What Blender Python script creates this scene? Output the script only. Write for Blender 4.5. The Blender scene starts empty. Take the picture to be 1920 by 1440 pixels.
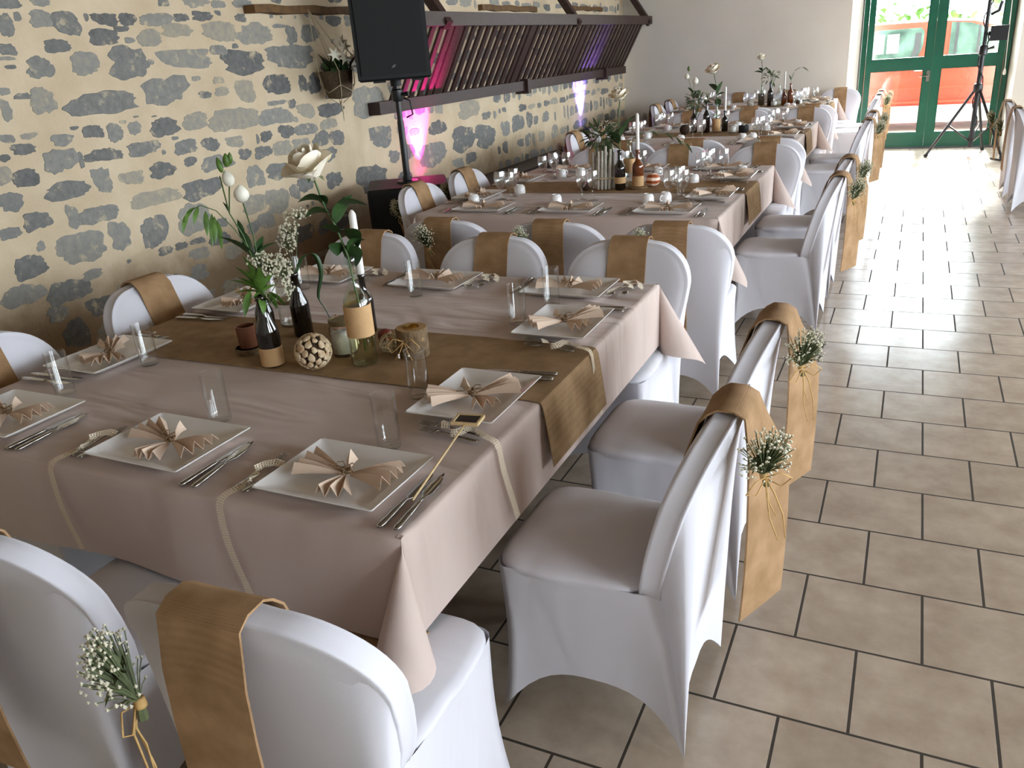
import bpy, math, random
from mathutils import Vector, Matrix
# ------------------------------------------------------------------ camera, world, lights, exposure
SC = bpy.context.scene
COL = SC.collection
PI = math.pi
def rgb(h, a=1.0):
    h = h.lstrip('#')
    c = [int(h[i:i+2], 16)/255 for i in (0, 2, 4)]
    return tuple((x/12.92 if x <= .04045 else ((x+.055)/1.055)**2.4) for x in c) + (a,)
YAW, PITCH, ROLL, FPX = math.radians(26.8646), math.radians(22.2752), math.radians(-4.5240), 1503.8
def make_camera():
    fwd = Vector((-math.sin(YAW)*math.cos(PITCH), math.cos(YAW)*math.cos(PITCH), -math.sin(PITCH)))
    right = Vector((math.cos(YAW), math.sin(YAW), 0)); up = right.cross(fwd)
    r2 = right*math.cos(ROLL) + up*math.sin(ROLL); u2 = -right*math.sin(ROLL) + up*math.cos(ROLL)
    cd = bpy.data.cameras.new('camera'); cd.sensor_width = 36; cd.lens = 36*FPX/1920
    cd.clip_start = .05; cd.clip_end = 200
    co = bpy.data.objects.new('camera', cd); COL.objects.link(co)
    m = Matrix((r2, u2, -fwd)).transposed().to_4x4(); m.translation = Vector((0, 0, 1.635))
    co.matrix_world = m; SC.camera = co
make_camera()
SC.view_settings.view_transform = 'Standard'; SC.view_settings.look = 'None'
SC.view_settings.gamma = 1; SC.view_settings.use_curve_mapping = False
SC.view_settings.exposure = 1.4
SC.cycles.use_denoising = True
SC.cycles.max_bounces = 10; SC.cycles.diffuse_bounces = 5; SC.cycles.glossy_bounces = 4
SC.cycles.transparent_max_bounces = 24; SC.cycles.transmission_bounces = 6
SC.cycles.caustics_reflective = False; SC.cycles.caustics_refractive = False
SC.cycles.sample_clamp_indirect = 6
W = bpy.data.worlds.new('sky'); SC.world = W; W.use_nodes = True
bg = W.node_tree.nodes['Background']; bg.inputs[0].default_value = (.82, .91, 1.0, 1); bg.inputs[1].default_value = 10.0
def light(name, kind, loc, rot, energy, color=(1, 1, 1), **kw):
    d = bpy.data.lights.new(name, kind); d.energy = energy; d.color = color
    for k, v in kw.items():
        if k == 'portal': d.cycles.is_portal = True
        else: setattr(d, k, v)
    o = bpy.data.objects.new(name, d); COL.objects.link(o); o.location = loc; o.rotation_euler = rot
    return o
# hazy sun from beyond the yard: falls through the glazed door onto the tiles; the rest of the hall gets sky light
light('sun', 'SUN', (0, 0, 8), Vector((-.06, -.838, -.545)).to_track_quat('-Z', 'Y').to_euler(), 16.0, (1, .97, .93), angle=.2)
WIN = [(-1.2, .4), (1.2, 2.8), (3.6, 5.2), (6.0, 7.6), (8.4, 10.0), (10.6, 12.0)]   # window openings in the right-hand wall (y from, y to)
XR, ZW0, ZW1 = 4.2, .85, 2.35
for a, b in WIN:
    light('window_daylight', 'AREA', (XR+.12, (a+b)/2, (ZW0+ZW1)/2), (0, PI/2, 0), 1, shape='RECTANGLE', size=ZW1-ZW0, size_y=b-a, portal=True)
light('door_daylight', 'AREA', (.16, 13.2, 1.45), (-PI/2, 0, 0), 1, shape='RECTANGLE', size=1.75, size_y=2.8, portal=True)

# ------------------------------------------------------------------ helpers
class MB:
    def __init__(s): s.v = []; s.f = []; s.m = []; s.uv = None
    def add(s, vs, fs, mi=0):
        b = len(s.v); s.v += [tuple(p) for p in vs]; s.f += [tuple(b+i for i in f) for f in fs]; s.m += [mi]*len(fs); return s
    def box(s, lo, hi, mi=0, R=None, T=None):
        vs = [Vector((x, y, z)) for x in (lo[0], hi[0]) for y in (lo[1], hi[1]) for z in (lo[2], hi[2])]
        if R is not None: vs = [R @ p for p in vs]
        if T is not None: vs = [p+Vector(T) for p in vs]
        return s.add(vs, [(0, 1, 3, 2), (4, 6, 7, 5), (0, 4, 5, 1), (2, 3, 7, 6), (0, 2, 6, 4), (1, 5, 7, 3)], mi)
    def grid(s, fn, nu, nv, cu=False, mi=0):
        vs = [fn(i/(nu if cu else nu-1), j/(nv-1)) for j in range(nv) for i in range(nu)]
        fs = []
        for j in range(nv-1):
            for i in range(nu if cu else nu-1):
                k = (i+1) % nu; fs.append((j*nu+i, j*nu+k, (j+1)*nu+k, (j+1)*nu+i))
        return s.add(vs, fs, mi)
    def rings(s, rs, closed=True, cap0=False, cap1=False, mi=0):
        n = len(rs[0]); vs = [p for r in rs for p in r]; fs = []
        for j in range(len(rs)-1):
            for i in range(n if closed else n-1):
                k = (i+1) % n; fs.append((j*n+i, j*n+k, (j+1)*n+k, (j+1)*n+i))
        if cap0: fs.append(tuple(range(n-1, -1, -1)))
        if cap1: fs.append(tuple((len(rs)-1)*n+i for i in range(n)))
        return s.add(vs, fs, mi)
    def tube(s, path, r, n=6, caps=True, mi=0):
        path = [Vector(p) for p in path]; rs = []
        rad = r if isinstance(r, (list, tuple)) else [r]*len(path)
        ref = None
        for i, p in enumerate(path):
            t = (path[min(i+1, len(path)-1)]-path[max(i-1, 0)])
            if t.length < 1e-9: t = Vector((0, 0, 1))
            t.normalize()
            if ref is None: ref = Vector((1, 0, 0)) if abs(t.x) < .8 else Vector((0, 1, 0))
            a = t.cross(ref).normalized(); ref = a.cross(t).normalized()
            rs.append([p+(a*math.cos(2*PI*k/n)+ref*math.sin(2*PI*k/n))*rad[i] for k in range(n)])
        return s.rings(rs, cap0=caps, cap1=caps, mi=mi)
    def lathe(s, prof, n=24, c=(0, 0, 0), mi=0, caps=True):
        rs = [[(c[0]+r*math.cos(2*PI*k/n), c[1]+r*math.sin(2*PI*k/n), c[2]+z) for k in range(n)] for r, z in prof]
        return s.rings(rs, cap0=caps and prof[0][0] > 1e-5, cap1=caps and prof[-1][0] > 1e-5, mi=mi)
    def prism(s, poly, z0, z1, mi=0, f=lambda x, y, z: (x, y, z)):
        n = len(poly); vs = [f(x, y, z0) for x, y in poly]+[f(x, y, z1) for x, y in poly]
        fs = [tuple(range(n-1, -1, -1)), tuple(range(n, 2*n))]+[(i, (i+1) % n, n+(i+1) % n, n+i) for i in range(n)]
        return s.add(vs, fs, mi)
    def leaf(s, a, b, w, up=(0, 0, 1), droop=.15, fold=.25, n=6, mi=0):
        a, b = Vector(a), Vector(b); d = b-a; L = d.length; d.normalize()
        side = d.cross(Vector(up))
        if side.length < .05: side = d.cross(Vector((.3, 1, .2)))
        side.normalize(); nn = side.cross(d)
        vs = []
        for i in range(n+1):
            t = i/n; wd = w*.5*(math.sin(PI*t**.8)**.8 if 0 < t < 1 else .02); c = a+d*L*t+nn*(droop*L*math.sin(PI*t))
            vs += [c-side*wd+nn*wd*fold, c, c+side*wd+nn*wd*fold]
        fs = []
        for i in range(n):
            k = 3*i; fs += [(k, k+1, k+4, k+3), (k+1, k+2, k+5, k+4)]
        return s.add(vs, fs, mi)
    def mesh(s, name, mats, smooth=True, edge=None):
        me = bpy.data.meshes.new(name); me.from_pydata(s.v, [], s.f)
        for m in (mats if isinstance(mats, (list, tuple)) else [mats]): me.materials.append(m)
        if any(s.m): me.polygons.foreach_set('material_index', s.m)
        if smooth:
            me.polygons.foreach_set('use_smooth', [True]*len(s.f))
            if edge is not None: me.set_sharp_from_angle(angle=math.radians(edge))
        me.update(); return me
def obj(name, me, parent=None, loc=(0, 0, 0), rot=(0, 0, 0)):
    o = bpy.data.objects.new(name, me); COL.objects.link(o)
    o.location = loc; o.rotation_euler = rot
    if parent is not None: o.parent = parent
    return o
def tag(o, label, cat, group=None):
    o['label'] = label; o['category'] = cat
    if group: o['group'] = group
    return o
def thing(name, label, cat, loc=(0, 0, 0), rz=0, group=None):
    o = bpy.data.objects.new(name, None); COL.objects.link(o); o.empty_display_size = .05
    o.location = loc; o.rotation_euler = (0, 0, rz); return tag(o, label, cat, group)
def struct(name, me, **kw):
    o = obj(name, me, **kw); o['kind'] = 'structure'; return o
def dup(root, loc, rz, label, group=None):
    r = root.copy(); COL.objects.link(r); r.location = loc; r.rotation_euler = (0, 0, rz); r['label'] = label
    if group: r['group'] = group
    for ch in list(root.children):
        c = ch.copy(); COL.objects.link(c); c.parent = r
        for g in list(ch.children):
            d = g.copy(); COL.objects.link(d); d.parent = c
    return r
class Kind:
    """first call tags the prototype itself, later calls copy it with its parts"""
    def __init__(s, root): s.root = root; s.used = False
    def put(s, loc, rz, label, cat=None, group=None):
        if not s.used:
            s.used = True; r = s.root; r.location = loc; r.rotation_euler = (0, 0, rz)
            return tag(r, label, cat or r.get('category'), group)
        return dup(s.root, loc, rz, label, group)
def smoothstep(t): t = max(0, min(1, t)); return t*t*(3-2*t)
def lerp(a, b, t): return a+(b-a)*t

# ------------------------------------------------------------------ materials
def nodes(name):
    m = bpy.data.materials.new(name); m.use_nodes = True; nt = m.node_tree
    return m, nt, nt.nodes['Principled BSDF'], nt.nodes['Material Output']
def N(nt, t, **kw):
    n = nt.nodes.new(t)
    for k, v in kw.items():
        if k.startswith('i_'):
            key = k[2:]; n.inputs[int(key) if key.isdigit() else key.replace('_', ' ')].default_value = v
        else: setattr(n, k, v)
    return n
def plain(name, c, rough=.5, metal=0, spec=.5, bump=0, bscale=200, var=0, vscale=6, sheen=0, c2=None, coord='Object'):
    m, nt, p, out = nodes(name); L = nt.links.new
    p.inputs['Base Color'].default_value = c; p.inputs['Roughness'].default_value = rough; p.inputs['Metallic'].default_value = metal
    p.inputs['Specular IOR Level'].default_value = spec
    if sheen: p.inputs['Sheen Weight'].default_value = sheen
    tc = N(nt, 'ShaderNodeTexCoord')
    if var:
        nz = N(nt, 'ShaderNodeTexNoise', i_Scale=vscale, i_Detail=5.0); L(tc.outputs[coord], nz.inputs['Vector'])
        mx = N(nt, 'ShaderNodeMix', data_type='RGBA'); mx.inputs[6].default_value = c
        mx.inputs[7].default_value = c2 or tuple(x*(1-var) for x in c[:3])+(1,)
        rp = N(nt, 'ShaderNodeMapRange', i_1=.35, i_2=.65); L(nz.outputs['Fac'], rp.inputs[0]); L(rp.outputs[0], mx.inputs[0]); L(mx.outputs[2], p.inputs['Base Color'])
    if bump:
        nb = N(nt, 'ShaderNodeTexNoise', i_Scale=bscale, i_Detail=3.0); L(tc.outputs[coord], nb.inputs['Vector'])
        b = N(nt, 'ShaderNodeBump', i_Strength=bump, i_Distance=.01); L(nb.outputs['Fac'], b.inputs['Height']); L(b.outputs[0], p.inputs['Normal'])
    return m
def woven(name, c, c2, scale=420, bump=.35, rough=.9):
    m, nt, p, out = nodes(name); L = nt.links.new
    p.inputs['Roughness'].default_value = rough; p.inputs['Specular IOR Level'].default_value = .15
    tc = N(nt, 'ShaderNodeTexCoord')
    fac = None; hs = []
    for ax in ('X', 'Y', 'Z'):
        wv = N(nt, 'ShaderNodeTexWave', bands_direction=ax, i_Scale=scale/6.28, i_Distortion=1.2, i_Detail=1.0); wv.inputs['Detail Scale'].default_value = 2
        L(tc.outputs['Object'], wv.inputs['Vector']); hs.append(wv)
    a = N(nt, 'ShaderNodeMath', operation='ADD'); L(hs[0].outputs['Fac'], a.inputs[0]); L(hs[1].outputs['Fac'], a.inputs[1])
    b = N(nt, 'ShaderNodeMath', operation='ADD'); L(a.outputs[0], b.inputs[0]); L(hs[2].outputs['Fac'], b.inputs[1])
    nz = N(nt, 'ShaderNodeTexNoise', i_Scale=14.0, i_Detail=6.0); L(tc.outputs['Object'], nz.inputs['Vector'])
    ml = N(nt, 'ShaderNodeMath', operation='MULTIPLY_ADD', i_1=.10); L(b.outputs[0], ml.inputs[0]); L(nz.outputs['Fac'], ml.inputs[2])
    rp = N(nt, 'ShaderNodeMapRange', i_1=.42, i_2=.88); L(ml.outputs[0], rp.inputs[0])
    mx = N(nt, 'ShaderNodeMix', data_type='RGBA'); mx.inputs[6].default_value = c2; mx.inputs[7].default_value = c
    L(rp.outputs[0], mx.inputs[0]); L(mx.outputs[2], p.inputs['Base Color'])
    bp = N(nt, 'ShaderNodeBump', i_Strength=bump, i_Distance=.002); L(b.outputs[0], bp.inputs['Height']); L(bp.outputs[0], p.inputs['Normal'])
    return m
def glass(name, tint=(1, 1, 1, 1), rough=.02, base=.04, gain=1.0):
    m, nt, p, out = nodes(name); L = nt.links.new; nt.nodes.remove(p)
    tr = N(nt, 'ShaderNodeBsdfTransparent'); tr.inputs[0].default_value = tint
    gl = N(nt, 'ShaderNodeBsdfGlossy', i_Roughness=rough); gl.inputs[0].default_value = (1, 1, 1, 1)
    lw = N(nt, 'ShaderNodeLayerWeight', i_Blend=.5)
    pw = N(nt, 'ShaderNodeMath', operation='POWER', i_1=3.0); L(lw.outputs['Facing'], pw.inputs[0])
    ma = N(nt, 'ShaderNodeMath', operation='MULTIPLY_ADD', i_1=.62*gain, i_2=base); L(pw.outputs[0], ma.inputs[0])
    ce = N(nt, 'ShaderNodeMix', data_type='RGBA'); ce.inputs[6].default_value = tint; ce.inputs[7].default_value = tuple(x*.6 for x in tint[:3])+(1,)
    p4 = N(nt, 'ShaderNodeMath', operation='POWER', i_1=4.0); L(lw.outputs['Facing'], p4.inputs[0]); L(p4.outputs[0], ce.inputs[0]); L(ce.outputs[2], tr.inputs[0])
    mx = N(nt, 'ShaderNodeMixShader'); L(ma.outputs[0], mx.inputs[0]); L(tr.outputs[0], mx.inputs[1]); L(gl.outputs[0], mx.inputs[2]); L(mx.outputs[0], out.inputs[0])
    return m
def lace_mat():
    m, nt, p, out = nodes('cotton_lace'); L = nt.links.new
    p.inputs['Base Color'].default_value = rgb('e6d8bf'); p.inputs['Roughness'].default_value = .9
    uv = N(nt, 'ShaderNodeUVMap')
    vo = N(nt, 'ShaderNodeTexVoronoi', i_Scale=1.0, i_Randomness=.12); L(uv.outputs[0], vo.inputs['Vector'])
    lt = N(nt, 'ShaderNodeMath', operation='LESS_THAN', i_1=.31); L(vo.outputs['Distance'], lt.inputs[0])
    tr = N(nt, 'ShaderNodeBsdfTransparent'); mx = N(nt, 'ShaderNodeMixShader')
    L(lt.outputs[0], mx.inputs[0]); L(p.outputs[0], mx.inputs[1]); L(tr.outputs[0], mx.inputs[2]); L(mx.outputs[0], out.inputs[0])
    return m
def floor_mat():
    m, nt, p, out = nodes('beige_floor_tiles'); L = nt.links.new
    tc = N(nt, 'ShaderNodeTexCoord')
    mp = N(nt, 'ShaderNodeMapping'); mp.inputs['Location'].default_value = (-.1734+.3333*20, -4.9303+.32395*40, 0)
    L(tc.outputs['Object'], mp.inputs[0])
    br = N(nt, 'ShaderNodeTexBrick', offset=.5, offset_frequency=2, i_Scale=1.0, i_Mortar_Size=.0042, i_Mortar_Smooth=.1, i_Bias=0.0, i_Brick_Width=.3333, i_Row_Height=.32395)
    br.inputs['Color1'].default_value = (0, 0, 0, 1); br.inputs['Color2'].default_value = (1, 1, 1, 1); br.inputs['Mortar'].default_value = (0, 0, 0, 1)
    L(mp.outputs[0], br.inputs[0])
    nz = N(nt, 'ShaderNodeTexNoise', i_Scale=7.0, i_Detail=7.0, i_Roughness=.62); L(tc.outputs['Object'], nz.inputs['Vector'])
    cr = N(nt, 'ShaderNodeValToRGB'); cr.color_ramp.elements[0].position = .32; cr.color_ramp.elements[0].color = rgb('9b8977'); cr.color_ramp.elements[1].position = .7; cr.color_ramp.elements[1].color = rgb('b5a592')
    L(nz.outputs['Fac'], cr.inputs[0])
    tn = N(nt, 'ShaderNodeMix', data_type='RGBA', blend_type='MULTIPLY'); tn.inputs[0].default_value = .10; L(cr.outputs[0], tn.inputs[6]); L(br.outputs['Color'], tn.inputs[7])
    mx = N(nt, 'ShaderNodeMix', data_type='RGBA'); L(br.outputs['Fac'], mx.inputs[0]); L(tn.outputs[2], mx.inputs[6]); mx.inputs[7].default_value = rgb('33291c'); L(mx.outputs[2], p.inputs['Base Color'])
    rr = N(nt, 'ShaderNodeMapRange', i_3=.19, i_4=.8); L(br.outputs['Fac'], rr.inputs[0])
    n2 = N(nt, 'ShaderNodeTexNoise', i_Scale=22.0, i_Detail=4.0); L(tc.outputs['Object'], n2.inputs['Vector'])
    ad = N(nt, 'ShaderNodeMath', operation='MULTIPLY_ADD', i_1=.09); L(n2.outputs['Fac'], ad.inputs[0]); L(rr.outputs[0], ad.inputs[2]); L(ad.outputs[0], p.inputs['Roughness'])
    hh = N(nt, 'ShaderNodeMath', operation='MULTIPLY_ADD', i_1=-1.0); L(br.outputs['Fac'], hh.inputs[0])
    h2 = N(nt, 'ShaderNodeMath', operation='MULTIPLY', i_1=.12); L(nz.outputs['Fac'], h2.inputs[0]); L(h2.outputs[0], hh.inputs[2])
    bp = N(nt, 'ShaderNodeBump', i_Strength=.5, i_Distance=.003); L(hh.outputs[0], bp.inputs['Height']); L(bp.outputs[0], p.inputs['Normal'])
    p.inputs['Specular IOR Level'].default_value = .5
    return m
def stone_mat():
    m, nt, p, out = nodes('grey_field_stone'); L = nt.links.new
    tc = N(nt, 'ShaderNodeTexCoord'); at = N(nt, 'ShaderNodeAttribute', attribute_name='tone')
    nz = N(nt, 'ShaderNodeTexNoise', i_Scale=28.0, i_Detail=8.0, i_Roughness=.7); L(tc.outputs['Object'], nz.inputs['Vector'])
    ad = N(nt, 'ShaderNodeMath', operation='MULTIPLY_ADD', i_1=.7); L(nz.outputs['Fac'], ad.inputs[0])
    sc = N(nt, 'ShaderNodeMath', operation='MULTIPLY_ADD', i_1=.55, i_2=-.12); L(at.outputs['Fac'], sc.inputs[0]); L(sc.outputs[0], ad.inputs[2])
    cr = N(nt, 'ShaderNodeValToRGB'); e = cr.color_ramp.elements
    e[0].position = .12; e[0].color = rgb('5a5a59'); e[1].position = .85; e[1].color = rgb('ada38e')
    x = e.new(.42); x.color = rgb('7e7e7a'); x = e.new(.62); x.color = rgb('93918a')
    L(ad.outputs[0], cr.inputs[0])
    ns = N(nt, 'ShaderNodeTexNoise', i_Scale=11.0, i_Detail=9.0, i_Roughness=.72); L(tc.outputs['Object'], ns.inputs['Vector'])
    sm = N(nt, 'ShaderNodeMapRange', i_1=.56, i_2=.66, i_3=0.0, i_4=.85); L(ns.outputs['Fac'], sm.inputs[0])
    mm = N(nt, 'ShaderNodeMix', data_type='RGBA'); L(sm.outputs[0], mm.inputs[0]); L(cr.outputs[0], mm.inputs[6]); mm.inputs[7].default_value = rgb('c6b699')
    L(mm.outputs[2], p.inputs['Base Color']); p.inputs['Roughness'].default_value = .9
    bp = N(nt, 'ShaderNodeBump', i_Strength=.7, i_Distance=.012); L(nz.outputs['Fac'], bp.inputs['Height']); L(bp.outputs[0], p.inputs['Normal'])
    return m
def mortar_mat():
    m, nt, p, out = nodes('cream_lime_mortar'); L = nt.links.new
    tc = N(nt, 'ShaderNodeTexCoord'); sx = N(nt, 'ShaderNodeSeparateXYZ'); L(tc.outputs['Object'], sx.inputs[0])
    nz = N(nt, 'ShaderNodeTexNoise', i_Scale=3.2, i_Detail=7.0, i_Roughness=.6); L(tc.outputs['Object'], nz.inputs['Vector'])
    cr = N(nt, 'ShaderNodeValToRGB'); cr.color_ramp.elements[0].position = .3; cr.color_ramp.elements[0].color = rgb('c4b091'); cr.color_ramp.elements[1].position = .7; cr.color_ramp.elements[1].color = rgb('d8c6a9')
    L(nz.outputs['Fac'], cr.inputs[0])
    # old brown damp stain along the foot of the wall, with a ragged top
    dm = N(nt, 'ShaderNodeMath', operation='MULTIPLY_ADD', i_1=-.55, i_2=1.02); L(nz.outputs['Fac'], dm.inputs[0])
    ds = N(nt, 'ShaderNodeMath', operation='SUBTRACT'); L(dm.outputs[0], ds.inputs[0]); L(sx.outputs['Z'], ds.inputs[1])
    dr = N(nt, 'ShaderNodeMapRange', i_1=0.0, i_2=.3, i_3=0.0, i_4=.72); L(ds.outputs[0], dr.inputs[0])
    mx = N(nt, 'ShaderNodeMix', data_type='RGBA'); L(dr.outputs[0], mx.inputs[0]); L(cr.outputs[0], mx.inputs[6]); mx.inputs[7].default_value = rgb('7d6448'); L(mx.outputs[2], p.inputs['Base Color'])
    p.inputs['Roughness'].default_value = .95
    nb = N(nt, 'ShaderNodeTexNoise', i_Scale=60.0, i_Detail=5.0); L(tc.outputs['Object'], nb.inputs['Vector'])
    bp = N(nt, 'ShaderNodeBump', i_Strength=.35, i_Distance=.01); L(nb.outputs['Fac'], bp.inputs['Height']); L(bp.outputs[0], p.inputs['Normal'])
    return m
def cloth_mat(name, c, wr=.5):
    m, nt, p, out = nodes(name); L = nt.links.new
    p.inputs['Base Color'].default_value = c; p.inputs['Roughness'].default_value = .75; p.inputs['Specular IOR Level'].default_value = .25; p.inputs['Sheen Weight'].default_value = .15
    tc = N(nt, 'ShaderNodeTexCoord'); mp = N(nt, 'ShaderNodeMapping'); mp.inputs['Rotation'].default_value = (0, 0, .6); mp.inputs['Scale'].default_value = (1.0, 3.2, 1.0); L(tc.outputs['Object'], mp.inputs[0])
    nz = N(nt, 'ShaderNodeTexNoise', i_Scale=2.2, i_Detail=2.0, i_Distortion=.6); L(mp.outputs[0], nz.inputs['Vector'])
    b1 = N(nt, 'ShaderNodeBump', i_Strength=wr, i_Distance=.03); L(nz.outputs['Fac'], b1.inputs['Height'])
    n2 = N(nt, 'ShaderNodeTexNoise', i_Scale=700.0, i_Detail=1.0); L(tc.outputs['Object'], n2.inputs['Vector'])
    b2 = N(nt, 'ShaderNodeBump', i_Strength=.12, i_Distance=.002); L(n2.outputs['Fac'], b2.inputs['Height']); L(b1.outputs[0], b2.inputs['Normal']); L(b2.outputs[0], p.inputs['Normal'])
    return m
M = dict(
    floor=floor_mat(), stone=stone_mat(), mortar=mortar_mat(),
    plaster=plain('pale_plaster', rgb('ddd6ca'), .9, bump=.12, bscale=40, var=.06, vscale=1.5), ceil=plain('brown_timber_ceiling', rgb('8a7763'), .8, bump=.1, var=.3),
    white=cloth_mat('white_stretch_fabric', rgb('d9d8df'), .25), cloth=cloth_mat('beige_table_linen', rgb('c9b7ae'), .8),
    burlap=woven('burlap_sash_weave', rgb('b59370'), rgb('937452'), 760, .25), runner=woven('burlap_runner_weave', rgb('a98c6a'), rgb('866c4d'), 760, .25),
    napkin=plain('rosy_beige_paper_napkin', rgb('d4bca6'), .85, bump=.08, bscale=500), china=plain('white_glazed_china', rgb('eeecea'), .18, var=.03),
    steel=plain('polished_steel', rgb('b9b6b2'), .16, metal=1, var=.08), clear=glass('clear_glass', tint=(.988, .993, .99, 1), base=.03, gain=.9), wine=glass('thin_wine_glass', tint=(.985, .99, .99, 1), base=.085, gain=1.25),
    pane=glass('door_pane_glass', tint=(.97, .99, .98, 1), base=.03, gain=.5), bglass=plain('dark_brown_bottle_glass', rgb('17110c'), .06, spec=.8, var=.3), amber=plain('amber_bottle_glass', rgb('6b3514'), .07, spec=.8, var=.3),
    gglass=glass('pale_green_bottle_glass', tint=(.90, .95, .92, 1), base=.06), water=glass('straw_tinted_water', tint=(.93, .89, .74, 1), base=.03),
    kraft=plain('kraft_paper_label', rgb('c9a273'), .85, bump=.15, bscale=300, var=.08, vscale=40), twine=plain('jute_twine', rgb('8a6d4d'), .95, var=.25, vscale=300), raffia=plain('dry_raffia', rgb('d2ab6d'), .8, var=.2, vscale=60),
    lace=lace_mat(), leaf=plain('dark_rose_leaf', rgb('2c4a22'), .38, var=.4, vscale=30), leaf2=plain('fresh_green_leaf', rgb('5c8033'), .45, var=.4, vscale=30), stem=plain('green_stem', rgb('4f6b35'), .5, var=.3, vscale=40),
    greyleaf=plain('grey_green_leaf', rgb('5d6b48'), .55, var=.35, vscale=30), rose=plain('cream_white_petal', rgb('fcf4e0'), .5, var=.06, vscale=20), bud=plain('ivory_bud', rgb('f1eedd'), .5, var=.1, vscale=40), gyp=plain('tiny_white_blossom', rgb('e4e0c8'), .7, var=.15, vscale=90), gypstem=plain('dull_green_sprig', rgb('66704a'), .7, var=.4, vscale=50),
    wax=plain('white_candle_wax', rgb('f0eee8'), .4, spec=.4, var=.03), bark=plain('log_bark', rgb('7a6347'), .9, bump=.7, bscale=60, var=.4, vscale=40), wood=plain('cut_wood_face', rgb('b08d5c'), .7, var=.25, vscale=50), tin=plain('gilt_tealight_tin', rgb('b99a5a'), .25, metal=1, var=.1),
    shell=plain('tan_seed_scale', rgb('dccaaa'), .6, var=.35, vscale=50, c2=rgb('b0906a')), core=plain('dark_cone_core', rgb('3a2616'), .9, var=.3), orange=plain('terracotta_striped_gourd', rgb('b05a30'), .6, var=.9, vscale=18, c2=rgb('ead3bd')), redshell=plain('rust_red_chestnut', rgb('6e2a17'), .35, var=.3, vscale=30),
    rattan=plain('pale_rattan', rgb('c8b690'), .7, var=.2, vscale=60), sand=plain('white_salt', rgb('e6e3dd'), .8, bump=.4, bscale=300, var=.1, vscale=80), lid=plain('dull_brass_lid', rgb('8b7a5a'), .5, metal=.6, var=.2, vscale=60),
    darkwood=plain('dark_stained_wood', rgb('3b2620'), .55, var=.35, vscale=25, bump=.1, bscale=60), oldwood=plain('old_brown_plank', rgb('6d4f2c'), .8, var=.4, vscale=18, bump=.2, bscale=50), black=plain('black_textured_plastic', rgb('0c0d0f'), .6, bump=.15, bscale=400, var=.1), grille=plain('black_metal_grille', rgb('08090b'), .6, bump=.5, bscale=900, var=.1), greym=plain('dull_grey_metal', rgb('6a6d70'), .4, metal=.7, var=.15), blackm=plain('black_painted_metal', rgb('1a1b1d'), .4, spec=.5, var=.15),
    green=plain('dark_green_door_paint', rgb('0f5a45'), .35, var=.12, vscale=8), red=plain('orange_red_car_paint', rgb('a92c1c'), .25, spec=.6, var=.04), carglass=plain('tinted_car_glass', rgb('46594f'), .08, spec=.5, var=.4, vscale=3, c2=rgb('1a2721')), greyplastic=plain('grey_bumper_plastic', rgb('8b8781'), .5, var=.08), rubber=plain('tyre_rubber', rgb('202020'), .8, var=.1),
    paving=plain('pale_concrete_paving', rgb('c9c4b6'), .9, bump=.2, bscale=30, var=.12, vscale=2), hedge=plain('sunlit_foliage', rgb('5f8a3a'), .6, var=.5, vscale=3), paper=plain('white_paper', rgb('f4f4f2'), .8, var=.02), slate=plain('black_slate', rgb('0d0e11'), .35, var=.2), pale=plain('pale_birch_wood', rgb('dcc08f'), .6, var=.15, vscale=60), drift=plain('whitewashed_driftwood', rgb('cdc6b9'), .85, var=.25, vscale=40, bump=.3, bscale=80), pot=plain('brown_woven_pot', rgb('5a4a36'), .9, var=.4, vscale=60, bump=.6, bscale=120), cord=plain('cream_macrame_cord', rgb('b9a88a'), .9, var=.2, vscale=100),
)
# ------------------------------------------------------------------ the hall
XL, YE, YF, ZC = -4.1, 12.75, -2.6, 3.1
struct('floor', MB().box((XL-.3, YF-.3, -.08), (XR+.3, 13.13, 0)).mesh('floor', M['floor'], False))
struct('ceiling', MB().box((XL-.3, YF-.3, ZC), (XR+.3, 13.2, ZC+.15)).mesh('ceiling', M['ceil'], False))
struct('wall_front', MB().box((XL-.3, YF-.3, 0), (XR+.3, YF, ZC)).mesh('wall_front', M['plaster'], False))
b = MB(); ys = [YF]
b.box((XR, YF, 0), (XR+.3, 13.1, ZW0)); b.box((XR, YF, ZW1), (XR+.3, 13.1, ZC))
edges = [YF]+[e for w in WIN for e in w]+[13.1]
for i in range(0, len(edges), 2): b.box((XR, edges[i], ZW0), (XR+.3, edges[i+1], ZW1))
struct('wall_right', b.mesh('wall_right', M['plaster'], False))
for n, (a, c) in enumerate(WIN):
    f = MB(); x0, x1 = XR+.14, XR+.2
    for y0, y1, z0, z1 in ((a, a+.06, ZW0, ZW1), (c-.06, c, ZW0, ZW1), (a, c, ZW0, ZW0+.06), (a, c, ZW1-.06, ZW1), ((a+c)/2-.03, (a+c)/2+.03, ZW0, ZW1)):
        f.box((x0, y0, z0), (x1, y1, z1))
    struct('window_%d' % (n+1), f.mesh('window_frame', M['green'], False))
# end wall with the splayed door opening
b = MB(); ZD = 2.88
b.prism([(XL-.3, YE), (-.885, YE), (-.745, 13.1), (XL-.3, 13.1)], 0, ZC)
b.prism([(1.13, YE), (XR+.3, YE), (XR+.3, 13.1), (1.06, 13.1)], 0, ZC)
b.prism([(-.885, YE), (1.13, YE), (1.06, 13.1), (-.745, 13.1)], ZD, ZC)
struct('wall_back', b.mesh('wall_back', M['plaster'], False))
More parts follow.
